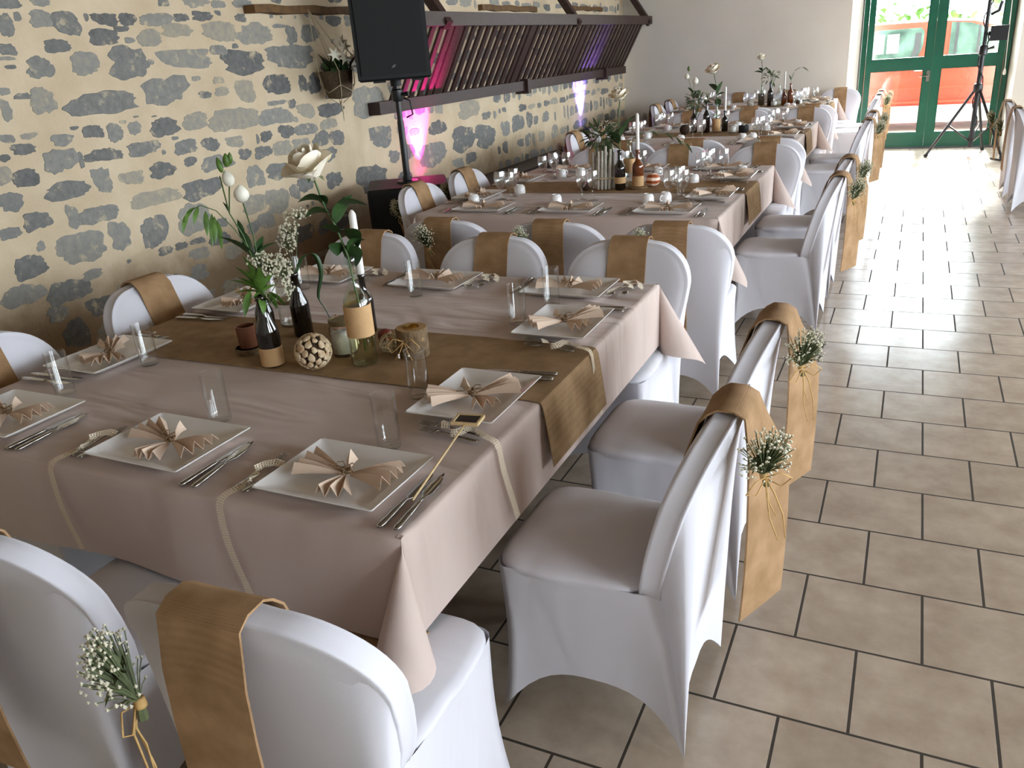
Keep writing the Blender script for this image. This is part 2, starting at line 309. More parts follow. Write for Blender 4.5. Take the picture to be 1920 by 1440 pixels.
# stone wall: lime mortar with irregular field stones almost flush in it
STONES = [(2.92,2.05,0.14,0.05),(3.1,2.06,0.11,0.04),(3.91,2.07,0.08,0.04),(4.17,2.08,0.21,0.06),(4.36,2.07,0.11,0.05),(4.58,2.08,0.17,0.06),(2.88,1.95,0.08,0.1),(2.95,1.99,0.04,0.04),(3.08,1.98,0.13,0.08),(3.22,1.96,0.15,0.12),(3.35,1.99,0.03,0.04),(3.47,1.98,0.16,0.06),(3.62,1.98,0.12,0.07),(3.83,1.98,0.25,0.07),(4.02,1.99,0.11,0.05),(4.2,2,0.18,0.05),(4.34,2.02,0.05,0.03),(4.54,1.99,0.1,0.05),(4.33,1.91,0.29,0.12),(4.65,1.89,0.35,0.13),(4.91,1.94,0.13,0.03),(5.03,1.88,0.12,0.11),(5.24,1.89,0.19,0.13),(3.43,1.89,0.2,0.08),(3.56,1.93,0.1,0.03),(3.6,1.87,0.07,0.03),(3.75,1.88,0.18,0.09),(3.97,1.92,0.24,0.07),(2.85,1.84,0.08,0.06),(3.13,1.85,0.16,0.06),(3.27,1.76,0.17,0.12),(2.83,1.8,0.08,0.02),(2.84,1.76,0.06,0.02),(3,1.75,0.15,0.1),(3.56,1.75,0.28,0.15),(4,1.76,0.39,0.11),(4.49,1.72,0.39,0.14),(4.99,1.74,0.57,0.15),(4.28,1.8,0.14,0.06),(4.44,1.82,0.06,0.03),(4.71,1.76,0.13,0.05),(3.78,1.59,0.32,0.15),(4.46,1.54,0.17,0.14),(4.79,1.56,0.26,0.13),(4.24,1.55,0.13,0.05),(4.09,1.54,0.11,0.04),(4.23,1.62,0.09,0.04),(4.04,1.64,0.07,0.03),(5.07,1.55,0.08,0.12),(5.2,1.54,0.15,0.14),(2.96,1.59,0.13,0.13),(2.86,1.62,0.09,0.03),(2.77,1.65,0.05,0.04),(2.75,1.56,0.06,0.09),(3.32,1.55,0.46,0.12),(4.31,1.37,0.43,0.14),(4.71,1.35,0.31,0.12),(5.06,1.36,0.19,0.1),(5.35,1.34,0.31,0.1),(3.71,1.38,0.22,0.1),(3.96,1.39,0.21,0.1),(3.49,1.4,0.09,0.07),(3.35,1.39,0.11,0.09),(3.21,1.41,0.12,0.07),(3.01,1.39,0.13,0.06),(2.83,1.43,0.09,0.03),(2.71,1.43,0.08,0.04),(2.78,1.37,0.14,0.05),(2.67,1.34,0.05,0.04),(2.97,1.29,0.2,0.12),(3.24,1.28,0.22,0.07),(3.52,1.28,0.22,0.08),(3.84,1.25,0.18,0.08),(4.05,1.24,0.15,0.08),(4.27,1.23,0.15,0.07),(4.8,1.24,0.18,0.08),(4.58,1.23,0.11,0.07),(5.02,1.23,0.24,0.09),(5.3,1.24,0.22,0.07),(4.34,1.14,0.12,0.07),(4.52,1.13,0.16,0.08),(4.73,1.13,0.19,0.1),(4.93,1.13,0.18,0.09),(5.18,1.14,0.21,0.1),(5.38,1.13,0.18,0.11),(5.24,1.02,0.2,0.1),(2.64,1.26,0.07,0.09),(2.75,1.23,0.13,0.09),(2.96,1.13,0.29,0.09),(3.19,1.15,0.12,0.13),(3.39,1.13,0.16,0.07),(3.62,1.14,0.2,0.09),(3.85,1.16,0.1,0.06),(4.07,1.12,0.25,0.1),(4.4,0.98,0.16,0.14),(4.65,0.98,0.3,0.1),(2.63,1.13,0.15,0.09),(3.52,0.99,0.35,0.09),(3.9,0.98,0.29,0.12),(4.58,0.78,0.24,0.16),(4.34,0.8,0.22,0.13),(2.74,1.01,0.14,0.09),(2.95,0.99,0.08,0.11),(3.11,0.97,0.23,0.1),(3.46,0.8,0.19,0.18),(3.21,0.83,0.14,0.15),(2.95,0.82,0.29,0.16),(2.58,0.98,0.11,0.06),(2.72,0.88,0.05,0.05),(3.78,0.81,0.27,0.18),(3.5,0.67,0.12,0.05),(3.63,0.67,0.1,0.04),(3.77,0.67,0.12,0.04),(3.96,0.64,0.18,0.08),(4.07,0.54,0.18,0.1),(3.76,0.59,0.16,0.07),(4.01,0.74,0.09,0.06),(4.91,0.84,0.18,0.09),(5.26,0.82,0.18,0.12),(4.43,0.67,0.16,0.11),(4.78,0.81,0.1,0.11),(4.29,0.65,0.12,0.08),(3.33,1.51,0.07,0.02),(3.65,1.45,0.04,0.01),(3.42,1.44,0.05,0.02),(3.1,1.44,0.05,0.02),(3.52,1.46,0.04,0.01),(3.09,1.27,0.03,0.08),(3.77,1.31,0.06,0.02),(3.66,1.24,0.03,0.03),(4.92,1.31,0.05,0.04),(4.49,1.22,0.03,0.06),(4.75,1.44,0.19,0.03),(4.91,1.42,0.08,0.06),(3.72,1.75,0.04,0.03),(2.97,0.81,0.32,0.21),(3.4,0.82,0.23,0.22),(2.63,0.79,0.17,0.12),(2.55,0.66,0.23,0.11),(2.8,0.61,0.24,0.13),(2.76,1.01,0.14,0.11),(3.17,0.83,0.16,0.12),(3.1,0.99,0.2,0.11),(2.58,0.99,0.11,0.08),(2.97,0.66,0.13,0.05),(2.78,0.37,0.15,0.17),(2.7,0.51,0.12,0.08),(5.79,0.74,0.43,0.26),(5.87,1.36,0.46,0.21),(6.17,0.75,0.51,0.18),(5.52,1.02,0.5,0.24),(5.54,0.81,0.43,0.33),(5.99,1.07,0.32,0.17),(5.81,1.16,0.46,0.21),(6.95,1.04,0.3,0.14),(6.81,0.81,0.59,0.29),(7.22,1.11,0.53,0.15),(7.62,1.15,0.46,0.15),(7.45,0.88,0.67,0.31),(7.93,0.85,0.49,0.21)]
def stone_wall():
    rng = random.Random(5); b = MB(); tones = []
    b.box((XL-.3, YF, 0), (XL, 13.1, ZC)); tones += [0]*6
    placed = []
    def free(y, z, w, h, m=.011):
        return all(abs(y-p[0]) > (w+p[2])*.5+m or abs(z-p[1]) > (h+p[3])*.5+m for p in placed)
    for q in STONES:
        q = (q[0], q[1], min(q[2], .48)*1.04, min(q[3], .22)*1.02)
        if free(*q, -.03): placed.append(q)
    z = .06
    while z < 2.95:                               # random coursed stones where the photographed ones are not listed
        hh = rng.uniform(.09, .19); y = YF+.1
        while y < 12.7:
            w = rng.choice([rng.uniform(.05, .12), rng.uniform(.12, .24), rng.uniform(.18, .36)]); h = hh*rng.uniform(.55, 1.0)
            yy = y+w/2; zz = z+hh/2+rng.uniform(-.02, .02)
            known = 2.2 < yy < 5.5 and .62 < zz < 2.1
            if known: w = min(w, rng.uniform(.02, .07)); h = min(h, w*.8)
            if not known and rng.random() < .55: w = min(w, .2); h *= .85
            if (not known or rng.random() < .6) and yy < 12.68 and free(yy, zz, w, h, .026 if known else .011) and rng.random() < .92: placed.append((yy, zz, w, h))
            y += w+rng.uniform(.02, .07)
        z += hh+rng.uniform(.02, .05)
    for (y, z, w, h) in placed:
        n = 34 if w > .08 else 14; q = rng.uniform(2.0, 4.6); ph = rng.uniform(0, 6); k1 = rng.uniform(.03, .15); k2 = rng.uniform(.04, .12); tone = rng.random()
        pts = []
        for i in range(n):
            t = 2*PI*i/n; c, s = math.cos(t), math.sin(t)
            r = (abs(c)**q+abs(s)**q)**(-1/q)
            r *= 1+k1*math.sin(2*t+ph)+k2*math.sin(3*t+ph*1.7)+.6*k2*math.sin(7*t+ph*3)+rng.uniform(-.09, .09)
            pts.append((y+c*r*w*.5, z+s*r*h*.5))
        pr = rng.uniform(.0015, .0035)
        r0 = [(XL-.001, p[0], p[1]) for p in pts]; r1 = [(XL+pr, y+(p[0]-y)*.97, z+(p[1]-z)*.96) for p in pts]
        f0 = len(b.f); b.rings([r0, r1], cap1=True, mi=1); tones += [tone]*(len(b.f)-f0)
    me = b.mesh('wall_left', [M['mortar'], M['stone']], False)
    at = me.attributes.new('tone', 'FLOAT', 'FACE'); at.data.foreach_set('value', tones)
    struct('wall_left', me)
stone_wall()
# ------------------------------------------------------------------ glazed double door
def door():
    d = thing('door_1', 'green glazed double door in the end wall', 'door'); del d['category']; d['kind'] = 'structure'; d.location = (0, 13.02, 0)
    fr = MB(); fr.box((-.745, 0, 0), (-.68, .07, ZD)); fr.box((1.0, 0, 0), (1.062, .07, ZD)); fr.box((-.745, 0, ZD-.06), (1.062, .07, ZD)); o = obj('door_frame', fr.mesh('door_frame', M['green'], False), d); o['kind'] = 'structure'
    for x0, x1, px0, px1 in ((-.675, .1595, -.612, .066), (.1605, .995, .27, .93)):
        b = MB()
        b.box((x0, -.02, .02), (px0, .05, ZD-.07)); b.box((px1, -.02, .02), (x1, .05, ZD-.07))
        for z0, z1 in ((.02, .205), (1.045, 1.185), (ZD-.19, ZD-.07)): b.box((px0, -.02, z0), (px1, .05, z1))
        for z0, z1 in ((.205, 1.045), (1.185, ZD-.19)):   # glazing beads
            for q in ((px0, px0+.014, z0, z1), (px1-.014, px1, z0, z1), (px0+.014, px1-.014, z0, z0+.014), (px0+.014, px1-.014, z1-.014, z1)): b.box((q[0], -.005, q[2]), (q[1], .04, q[3]))
        lf = obj('door_leaf', b.mesh('door_leaf', M['green'], False), d); lf['kind'] = 'structure'
        for z0, z1 in ((.205, 1.045), (1.185, ZD-.19)):
            o = obj('glass_pane', MB().box((px0, .013, z0), (px1, .017, z1)).mesh('glass_pane', M['pane'], False), lf); o['kind'] = 'structure'
    h = MB(); h.box((.105, -.028, .88), (.145, -.02, 1.02)); h.tube([(.125, -.03, .96), (.125, -.075, .96), (.02, -.075, .955)], .01, 8); obj('door_handle', h.mesh('door_handle', M['steel'], edge=40), d)['kind'] = 'structure'
door()
struct('trim_1', MB().box((-.76, 12.98, 0), (1.08, 13.11, .018)).mesh('door_threshold', M['greym'], False))
def pull_cord():
    r = obj('pull_cord', MB().tube([(.985, 12.93, 2.3), (.99, 12.93, 1.8), (1.02, 12.93, .97)], .005, 6).mesh('pull_cord', M['wax']))
    tag(r, 'white blind pull cord hanging beside the green glazed door', 'blind cord')
    obj('cord_knob', MB().lathe([(.002, 1.0), (.012, .985), (.02, .95), (.018, .925), (.002, .915)], 12, (1.02, 12.93, 0)).mesh('cord_knob', M['wax']), r)
    obj('cord_bracket', MB().box((.96, 12.92, 2.29), (1.01, 13.02, 2.325)).mesh('cord_bracket', M['wax'], False), r)
pull_cord()
# ------------------------------------------------------------------ outside: yard, hedge, trees, red van
struct('ground', MB().box((-30, 13.13, -.3), (30, 60, -.02)).mesh('ground', M['paving'], False))
def foliage(name, label, cat, c, size, n, seed, leaf=.28, trunk=None):
    rng = random.Random(seed); b = MB()
    for i in range(n):
        u, v, w = rng.gauss(0, 1), rng.gauss(0, 1), rng.gauss(0, 1); k = (u*u+v*v+w*w)**.5; r = rng.uniform(.72, 1.0)
        p = Vector((c[0]+u/k*size[0]*r, c[1]+v/k*size[1]*r, max(.05, c[2]+w/k*size[2]*r))); d = Vector((rng.uniform(-1, 1), rng.uniform(-1, 1), rng.uniform(-.6, .8))).normalized()*leaf*rng.uniform(.6, 1.3)
        b.leaf(p, p+d, leaf*.6, n=3)
    r = obj(name, b.mesh('leaf_crown', M['hedge'], False)); tag(r, label, cat)
    if trunk: obj('trunk', MB().tube([(c[0], c[1], -.1), (c[0]+.1, c[1], c[2])], [.16, .1], 8).mesh('trunk', M['bark']), r)
    else: obj('stem', MB().tube([(c[0], c[1], -.1), (c[0], c[1], c[2])], [.1, .05], 8).mesh('stem', M['bark']), r)
foliage('hedge_bush', 'clipped green hedge bush standing behind the red van, seen through the door', 'hedge', (-2.5, 21, 1.0), (4.5, .9, 1.1), 1500, 3)
foliage('garden_tree', 'leafy garden tree behind the van, seen in the upper pane of the door', 'tree', (2.6, 22, 3.0), (2.0, 1.6, 1.7), 1300, 4, trunk=True)
def van():
    t = thing('red_van', 'orange-red van parked outside beyond the green glazed door', 'van', (0, 15.3, -.02))
    prof = [(-3.3, .2), (2.5, .2), (2.66, .42), (2.62, .72), (2.45, .86), (1.62, 1.0), (1.0, 1.06), (-3.3, 1.06)]
    b = MB()
    def side(y0, sect):   # lofted body side: section (depth y, height) swept along x
        return
    # body sides bulge: loft across the width
    L = []
    for y, sx, dz in ((.10, .985, -.03), (.03, .995, -.01), (0, 1.0, 0), (1.7, 1.0, 0), (1.8, .985, -.03)):
        L.append([(x*sx, y+(.05 if z > .9 else (.02 if z < .3 else 0)) if y < 1 else y, z) for x, z in prof])
    b.rings([[(x, 1.8-yy if False else yy, z) for x, yy, z in r] for r in L], cap0=True, cap1=True)
    obj('body', b.mesh('body', M['red'], edge=30), t)
    g = MB(); up = [(-3.25, 1.05), (1.72, 1.02), (1.02, 1.56), (.7, 1.655), (.2, 1.69), (-2.9, 1.70), (-3.2, 1.6)]
    rs = []
    for y, k in ((.06, 0), (.16, 1), (1.64, 1), (1.74, 0)):
        rs.append([(x, y if z < 1.2 else (y+.09 if y < 1 else y-.09), z if z < 1.3 or k else z-.03) for x, z in up])
    g.rings(rs, cap0=True, cap1=True); obj('cab', g.mesh('cab', M['red'], edge=30), t)
    def yside(z): return .055+.09*max(0, (z-1.05))/.55-.012
    def pane(name, poly, mat, dy=0.0, par=t):
        f = MB(); n = len(poly); r0 = [(x, yside(z)-dy, z) for x, z in poly]; r1 = [(x, yside(z)+.02, z) for x, z in poly]
        f.rings([r1, r0], cap0=True, cap1=True); return obj(name, f.mesh(name, mat, False), par)
    rw = pane('side_window', [(-1.9, 1.12), (-.1, 1.10), (-.02, 1.16), (.03, 1.3), (.03, 1.52), (-.02, 1.575), (-1.9, 1.58)], M['carglass'])
    for x0, x1 in ((-.66, -.545), (-.50, -.33)): pane('paper_sheet', [(x0, 1.22), (x1, 1.22), (x1, 1.50), (x0, 1.50)], M['paper'], .006, rw)
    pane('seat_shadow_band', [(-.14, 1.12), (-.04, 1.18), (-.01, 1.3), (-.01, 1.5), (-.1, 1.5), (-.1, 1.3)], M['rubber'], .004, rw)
    dw = pane('door_window', [(.40, 1.14), (1.42, 1.10), (.93, 1.50), (.66, 1.60), (.40, 1.625)], M['carglass'])
    for x, z1 in ((.49, 1.62), (.80, 1.555)): pane('window_pillar', [(x-.018, 1.13), (x+.018, 1.13), (x+.022, z1), (x-.015, z1)], M['blackm'], .006, dw)
    s = MB(); s.tube([(.62+.14*math.cos(a*.35), .10+.10*math.sin(a*.35)*.3+.16, 1.22+.15*math.sin(a*.35)) for a in range(19)], .016, 6); obj('steering_wheel', s.mesh('steering_wheel', M['rubber']), t)
    st = MB(); st.box((-3.3, -.03, .14), (1.18, .03, .40)); obj('sill_strip', st.mesh('sill_strip', M['greyplastic'], False), t)
    ch = MB(); ch.box((-3.3, -.012, .44), (2.3, .01, .47)); ch.box((-3.3, -.012, .66), (2.4, .012, .68)); obj('door_trim_line', ch.mesh('door_trim_line', M['red'], False), t)
    gp = MB(); gp.box((.07, -.012, .3), (.085, .012, 1.05)); obj('door_gap', gp.mesh('door_gap', M['blackm'], False), t)
    hd = MB(); hd.box((-.06, -.035, .93), (.05, .0, .975)); obj('door_handle', hd.mesh('door_handle', M['greyplastic'], False), t)
    for x in (-2.4, 1.75):
        for y in (.02, 1.6):
            w = MB()
            for rr, yy in ((.31, 0), (.33, .03), (.33, .17), (.31, .2)): pass
            w.rings([[(x+r*math.cos(2*PI*k/28), y+yy, .33+r*math.sin(2*PI*k/28)) for k in range(28)] for r, yy in ((.2, -.01), (.3, -.012), (.33, .03), (.33, .17), (.3, .2))], cap0=True, cap1=True)
            wo = obj('wheel', w.mesh('wheel', M['rubber'], edge=40), t)
            obj('wheel_rim', MB().rings([[(x+r*math.cos(2*PI*k/24), y+yy, .33+r*math.sin(2*PI*k/24)) for k in range(24)] for r, yy in ((.06, -.03), (.19, -.018), (.2, .0))], cap0=True).mesh('wheel_rim', M['greym'], edge=40), wo)
van()
# ------------------------------------------------------------------ hay rack on the stone wall, wooden lintels, planter
def hay_rack():
    t = thing('hay_rack', 'dark wooden slatted hay rack mounted high along the stone wall', 'hay rack', (XL, 5.9, 1.3))
    y1 = 12.72-5.9
    def dark(b, n): return obj(n, b.mesh(n, M['darkwood'], False), t)
    dark(MB().box((.0, -.05, -.05), (.12, y1-.25, .05)), 'bottom_rail'); dark(MB().box((.36, .12, .60), (.46, y1, .71)), 'top_rail')
    n = 43
    for i in range(n):
        y = .2+i*(y1-.5)/(n-1); w = .07 if i % 11 == 5 else .033
        f = MB(); f.prism([(y-w, -.011), (y+w, -.011), (y+w, .011), (y-w, .011)], 0, 1, f=lambda a, c, s: (lerp(.075, .40, s)+c*.85, a, lerp(.04, .63, s)-c*.5)); dark(f, 'slat')
    for y in (.62, 3.75, 6.68):
        f = MB(); f.prism([(y-.05, -.04), (y+.05, -.04), (y+.05, .04), (y-.05, .04)], 0, 1, f=lambda a, c, s: (lerp(.46, .02, s)+c*.7, a, lerp(.60, 1.24, s)+c*.7)); dark(f, 'brace')
    for y in (2.9, 5.6):
        dark(MB().box((.0, y-.04, -.085), (.16, y+.04, .07)), 'rail_bracket')
hay_rack()
def plank(y0, y1, z0, z1, d, label):
    b = MB(); n = 9
    b.rings([[(XL-.02, lerp(y0, y1, i/(n-1)), zz+.006*math.sin(i*2.1)) if k in (0, 3) else (XL+d, lerp(y0, y1, i/(n-1)), zz+.006*math.sin(i*2.1)) for k, zz in ((0, z0), (1, z0), (2, z1), (3, z1))] for i in range(n)], cap0=True, cap1=True)
    tag(obj('wooden_lintel', b.mesh('wooden_lintel', M['oldwood'], edge=40)), label, 'lintel', 'old wooden lintels in the stone wall')
plank(4.58, 5.85, 2.015, 2.065, .10, 'old brown lintel board above the hanging planter, between stones and loudspeaker')
plank(8.0, 9.4, 2.07, 2.125, .05, 'old brown lintel board set in the stones above the middle of the hay rack')
plank(10.4, 11.7, 2.10, 2.15, .05, 'old brown lintel board set in the stones above the far end of the hay rack')
def planter():
    x, y, z = -3.94, 5.28, 1.42
    t = thing('hanging_planter', 'macrame hanging planter with white star flowers on the stone wall', 'hanging planter', (x, y, z))
    obj('pot', MB().lathe([(.03, .0), (.085, .01), (.105, .08), (.12, .19), (.125, .2), (.108, .195), (.1, .17)], 20).mesh('pot', M['pot'], edge=50), t)
    c = MB()
    for k in range(4):
        a = PI/4+k*PI/2; e = (math.cos(a), math.sin(a))
        c.tube([(e[0]*.02, e[1]*.02, -.03), (e[0]*.09, e[1]*.09, .02), (e[0]*.125, e[1]*.125, .1), (e[0]*.13, e[1]*.13, .2), (-.06, -.15, .62)], .0035, 5)
        a2 = a+PI/2; c.tube([(e[0]*.125, e[1]*.125, .1), (math.cos(a+PI/4)*.125, math.sin(a+PI/4)*.125, .05), (math.cos(a2)*.125, math.sin(a2)*.125, .1)], .003, 5)
    c.tube([(0, 0, -.02), (.01, 0, -.1), (.0, .01, -.16)], [.008, .004, .002], 6); obj('cord_net', c.mesh('cord_net', M['cord']), t)
    rng = random.Random(8); lf = MB()
    for i in range(46):
        a = rng.uniform(0, 2*PI); r = rng.uniform(.02, .12); p = (r*math.cos(a), r*math.sin(a), .17); lf.leaf(p, (p[0]*1.6, p[1]*1.6, rng.uniform(.2, .33)), .05, n=4)
    obj('leaves', lf.mesh('leaves', M['leaf'], False), t)
    for px, py, pz in ((.11, -.14, .31), (.13, -.05, .28), (.12, -.02, .36), (.13, .06, .28), (.12, .13, .22), (.10, .15, .29), (.08, .0, .40)):
        f = MB(); C0 = Vector((px, py, pz)); n0 = Vector((.8, -.55, .2)).normalized(); s = n0.cross(Vector((0, 0, 1))).normalized(); u = s.cross(n0)
        vs = [C0+n0*.012]+[C0+(s*math.cos(k*PI/6)+u*math.sin(k*PI/6))*(.058 if k % 2 == 0 else .022) for k in range(12)]+[C0-n0*.008]
        f.add(vs, [(0, 1+k, 1+(k+1) % 12) for k in range(12)]+[(13, 1+(k+1) % 12, 1+k) for k in range(12)]); obj('star_flower', f.mesh('star_flower', M['bud'], False), t)
planter()
# ------------------------------------------------------------------ loudspeaker on its pole, subwoofer, bench, uplights, lighting stand
FACE = math.atan2(3.5, -5.42)-PI/2+PI     # turned towards the middle of the hall
def speakers():
    rz = math.radians(32.8); P = (-3.53, 5.44)
    t = thing('subwoofer', 'large black subwoofer cabinet on the floor against the stone wall', 'subwoofer', (P[0], P[1], 0), rz)
    b = MB(); b.rings([[(sx*(.31-i), sy*(.29-i), z) for sx, sy in ((-1, -1), (1, -1), (1, 1), (-1, 1))] for z, i in ((.03, .012), (.045, 0), (.755, 0), (.77, .012))], cap0=True, cap1=True); obj('cabinet', b.mesh('cabinet', M['black'], False), t)
    obj('front_grille', MB().box((-.27, -.305, .07), (.27, -.288, .72)).mesh('front_grille', M['grille'], False), t)
    for sx in (-1, 1):
        for sy in (-1, 1): obj('foot', MB().lathe([(.03, 0), (.03, .035)], 10, (sx*.26, sy*.24, 0)).mesh('foot', M['rubber']), t)
    p = thing('speaker_pole', 'black speaker pole standing on the subwoofer', 'speaker stand', (P[0], P[1], .77), rz)
    obj('pole', MB().lathe([(.026, 0), (.026, .45), (.021, .47), (.021, .708)], 16).mesh('pole', M['blackm'], edge=40), p)
    obj('base_plate', MB().lathe([(.085, 0), (.085, .014), (.035, .02), (.034, .05)], 20).mesh('base_plate', M['blackm'], edge=40), p)
    k = MB().lathe([(.036, .60), (.042, .61), (.042, .68), (.03, .69)], 16); k.tube([(.03, -.02, .65), (.085, -.04, .65)], [.01, .018], 8); obj('collar', k.mesh('collar', M['blackm'], edge=40), p)
    h = MB(); h.tube([(.045, 0, .62), (.09, 0, .60), (.1, 0, .5), (.05, 0, .48)], .007, 6); obj('hanging_strap', h.mesh('hanging_strap', M['blackm']), p)
    s = thing('loudspeaker', 'tall black loudspeaker on a pole in front of the stone wall', 'loudspeaker', (P[0], P[1], 1.525), rz)
    b = MB(); pr = [(-.265, -.2), (.265, -.2), (.265, -.06), (.18, .2), (-.18, .2), (-.265, -.06)]
    b.rings([[(x*(1-i), y*(1-i), z) for x, y in pr] for z, i in ((0, .06), (.015, 0), (.735, 0), (.75, .06))], cap0=True, cap1=True); obj('cabinet', b.mesh('cabinet', M['black'], False), s)
    obj('front_grille', MB().box((-.235, -.215, .04), (.235, -.198, .715)).mesh('front_grille', M['grille'], False), s)
    g = MB(); g.prism([(-.02, .085), (.005, .085), (.02, .105), (.0, .105)], -.219, -.2145, f=lambda x, z, y: (x, y, z)); obj('badge', g.mesh('badge', M['greym'], False), s)
    obj('pole_socket', MB().lathe([(.04, -.045), (.04, .0)], 14).mesh('pole_socket', M['black'], edge=40), s)
    for dx in (-.16, .12): obj('foot', MB().box((dx, -.18, -.012), (dx+.09, -.1, .0)).mesh('foot', M['rubber'], False), s)
speakers()
def bench():
    t = thing('wall_bench', 'long low black bench along the foot of the stone wall', 'bench', (XL+.02, 6.4, 0))
    obj('seat', MB().box((.0, 0, .42), (.36, 5.9, .47)).mesh('seat', M['darkwood'], False), t); obj('front_board', MB().box((.30, .05, .04), (.33, 5.85, .42)).mesh('front_board', M['black'], False), t)
    for y in (.1, 2.9, 5.7): obj('leg', MB().box((.04, y, 0), (.3, y+.06, .42)).mesh('leg', M['darkwood'], False), t)
bench()
def uplight(x, y, z, color, label, power, tilt, tray=None):
    t = thing('uplight', label, 'stage light', (x, y, z), 0, 'coloured uplights at the stone wall')
    obj('housing', MB().lathe([(.05, .03), (.075, .05), (.085, .12), (.09, .16), (.08, .165), (.078, .15), (.04, .12)], 20).mesh('housing', M['blackm'], edge=40), t)
    y_ = MB(); y_.tube([(0, -.1, .1), (0, -.1, .005), (0, .1, .005), (0, .1, .1)], .012, 6); obj('yoke', y_.mesh('yoke', M['blackm'], edge=40), t)
    m, nt, p, out = nodes('led_lens'); p.inputs['Base Color'].default_value = (.8, .8, .9, 1); p.inputs['Emission Color'].default_value = color+(1,); p.inputs['Emission Strength'].default_value = 6
    obj('lens', MB().lathe([(.001, .152), (.075, .152)], 20).mesh('lens', m), t)
    o = light('uplight_beam', 'SPOT', (x, y, z+.19), (0, tilt, 0), power, color, spot_size=math.radians(58), spot_blend=.9, shadow_soft_size=.03)
    return o
uplight(-3.975, 6.56, .47, (1.0, .03, .50), 'small round uplight throwing magenta light behind the speaker pole', 300, math.radians(-180-9))
uplight(-3.975, 10.8, .47, (.22, .16, 1.0), 'small round uplight throwing violet light on the far stone wall', 330, math.radians(-180-9))
def stand():
    t = thing('lighting_stand', 'tall black tripod lighting stand in front of the green glazed door', 'tripod stand', (.70, 12.2, 0))
    obj('pole', MB().lathe([(.028, .1), (.028, 1.25), (.022, 1.27), (.022, 2.4)], 14).mesh('pole', M['blackm'], edge=40), t)
    for a, r in ((195, .52), (305, .58), (70, .5)):
        e = (math.cos(math.radians(a))*r, math.sin(math.radians(a))*r)
        lg = obj('leg', MB().tube([(e[0]*.06, e[1]*.06, .80), (e[0], e[1], .02)], .017, 8).mesh('leg', M['blackm'], edge=40), t)
        obj('foot', MB().tube([(e[0]*.97, e[1]*.97, .035), (e[0]*1.03, e[1]*1.03, .008)], .023, 8).mesh('foot', M['rubber'], edge=40), lg)
        obj('strut', MB().tube([(0, 0, .16), (e[0]*.55, e[1]*.55, .38)], .011, 6).mesh('strut', M['blackm']), t)
    obj('leg_collar', MB().lathe([(.05, .77), (.055, .78), (.055, .85), (.045, .87)], 14).mesh('leg_collar', M['blackm'], edge=40), t)
    c = MB().lathe([(.04, 1.2), (.05, 1.21), (.05, 1.3), (.035, 1.32)], 14); c.tube([(.04, 0, 1.27), (.11, -.02, 1.29)], [.012, .02], 8); obj('clutch_knob', c.mesh('clutch_knob', M['blackm'], edge=40), t)
    b = MB(); b.box((.05, -.05, 1.36), (.24, .05, 1.53)); b.box((.03, -.02, 1.42), (.06, .02, 1.47)); obj('control_box', b.mesh('control_box', M['black'], False), t)
    h = MB(); h.tube([(.03, 0, 1.66), (.11, -.02, 1.70), (.13, -.02, 1.80)], .02, 8); obj('winch_handle', h.mesh('winch_handle', M['blackm'], edge=40), t)
    rng = random.Random(2); w = MB()
    w.tube([(.035*math.cos(i*.9)+.01*math.sin(i), .035*math.sin(i*.9)-.01, 2.35-.07*i) for i in range(32)], .008, 5); obj('wound_cable', w.mesh('wound_cable', M['rubber']), t)
    k = MB(); k.tube([(.92, 11.80, .012), (.98, 11.66, .012), (1.1, 11.60, .012), (1.45, 11.82, .012), (1.9, 11.7, .012), (2.4, 12.0, .012)], .011, 6)
    tag(obj('power_cable', k.mesh('power_cable', M['rubber'])), 'black power cable trailing over the floor from the lighting stand', 'cable')
stand()
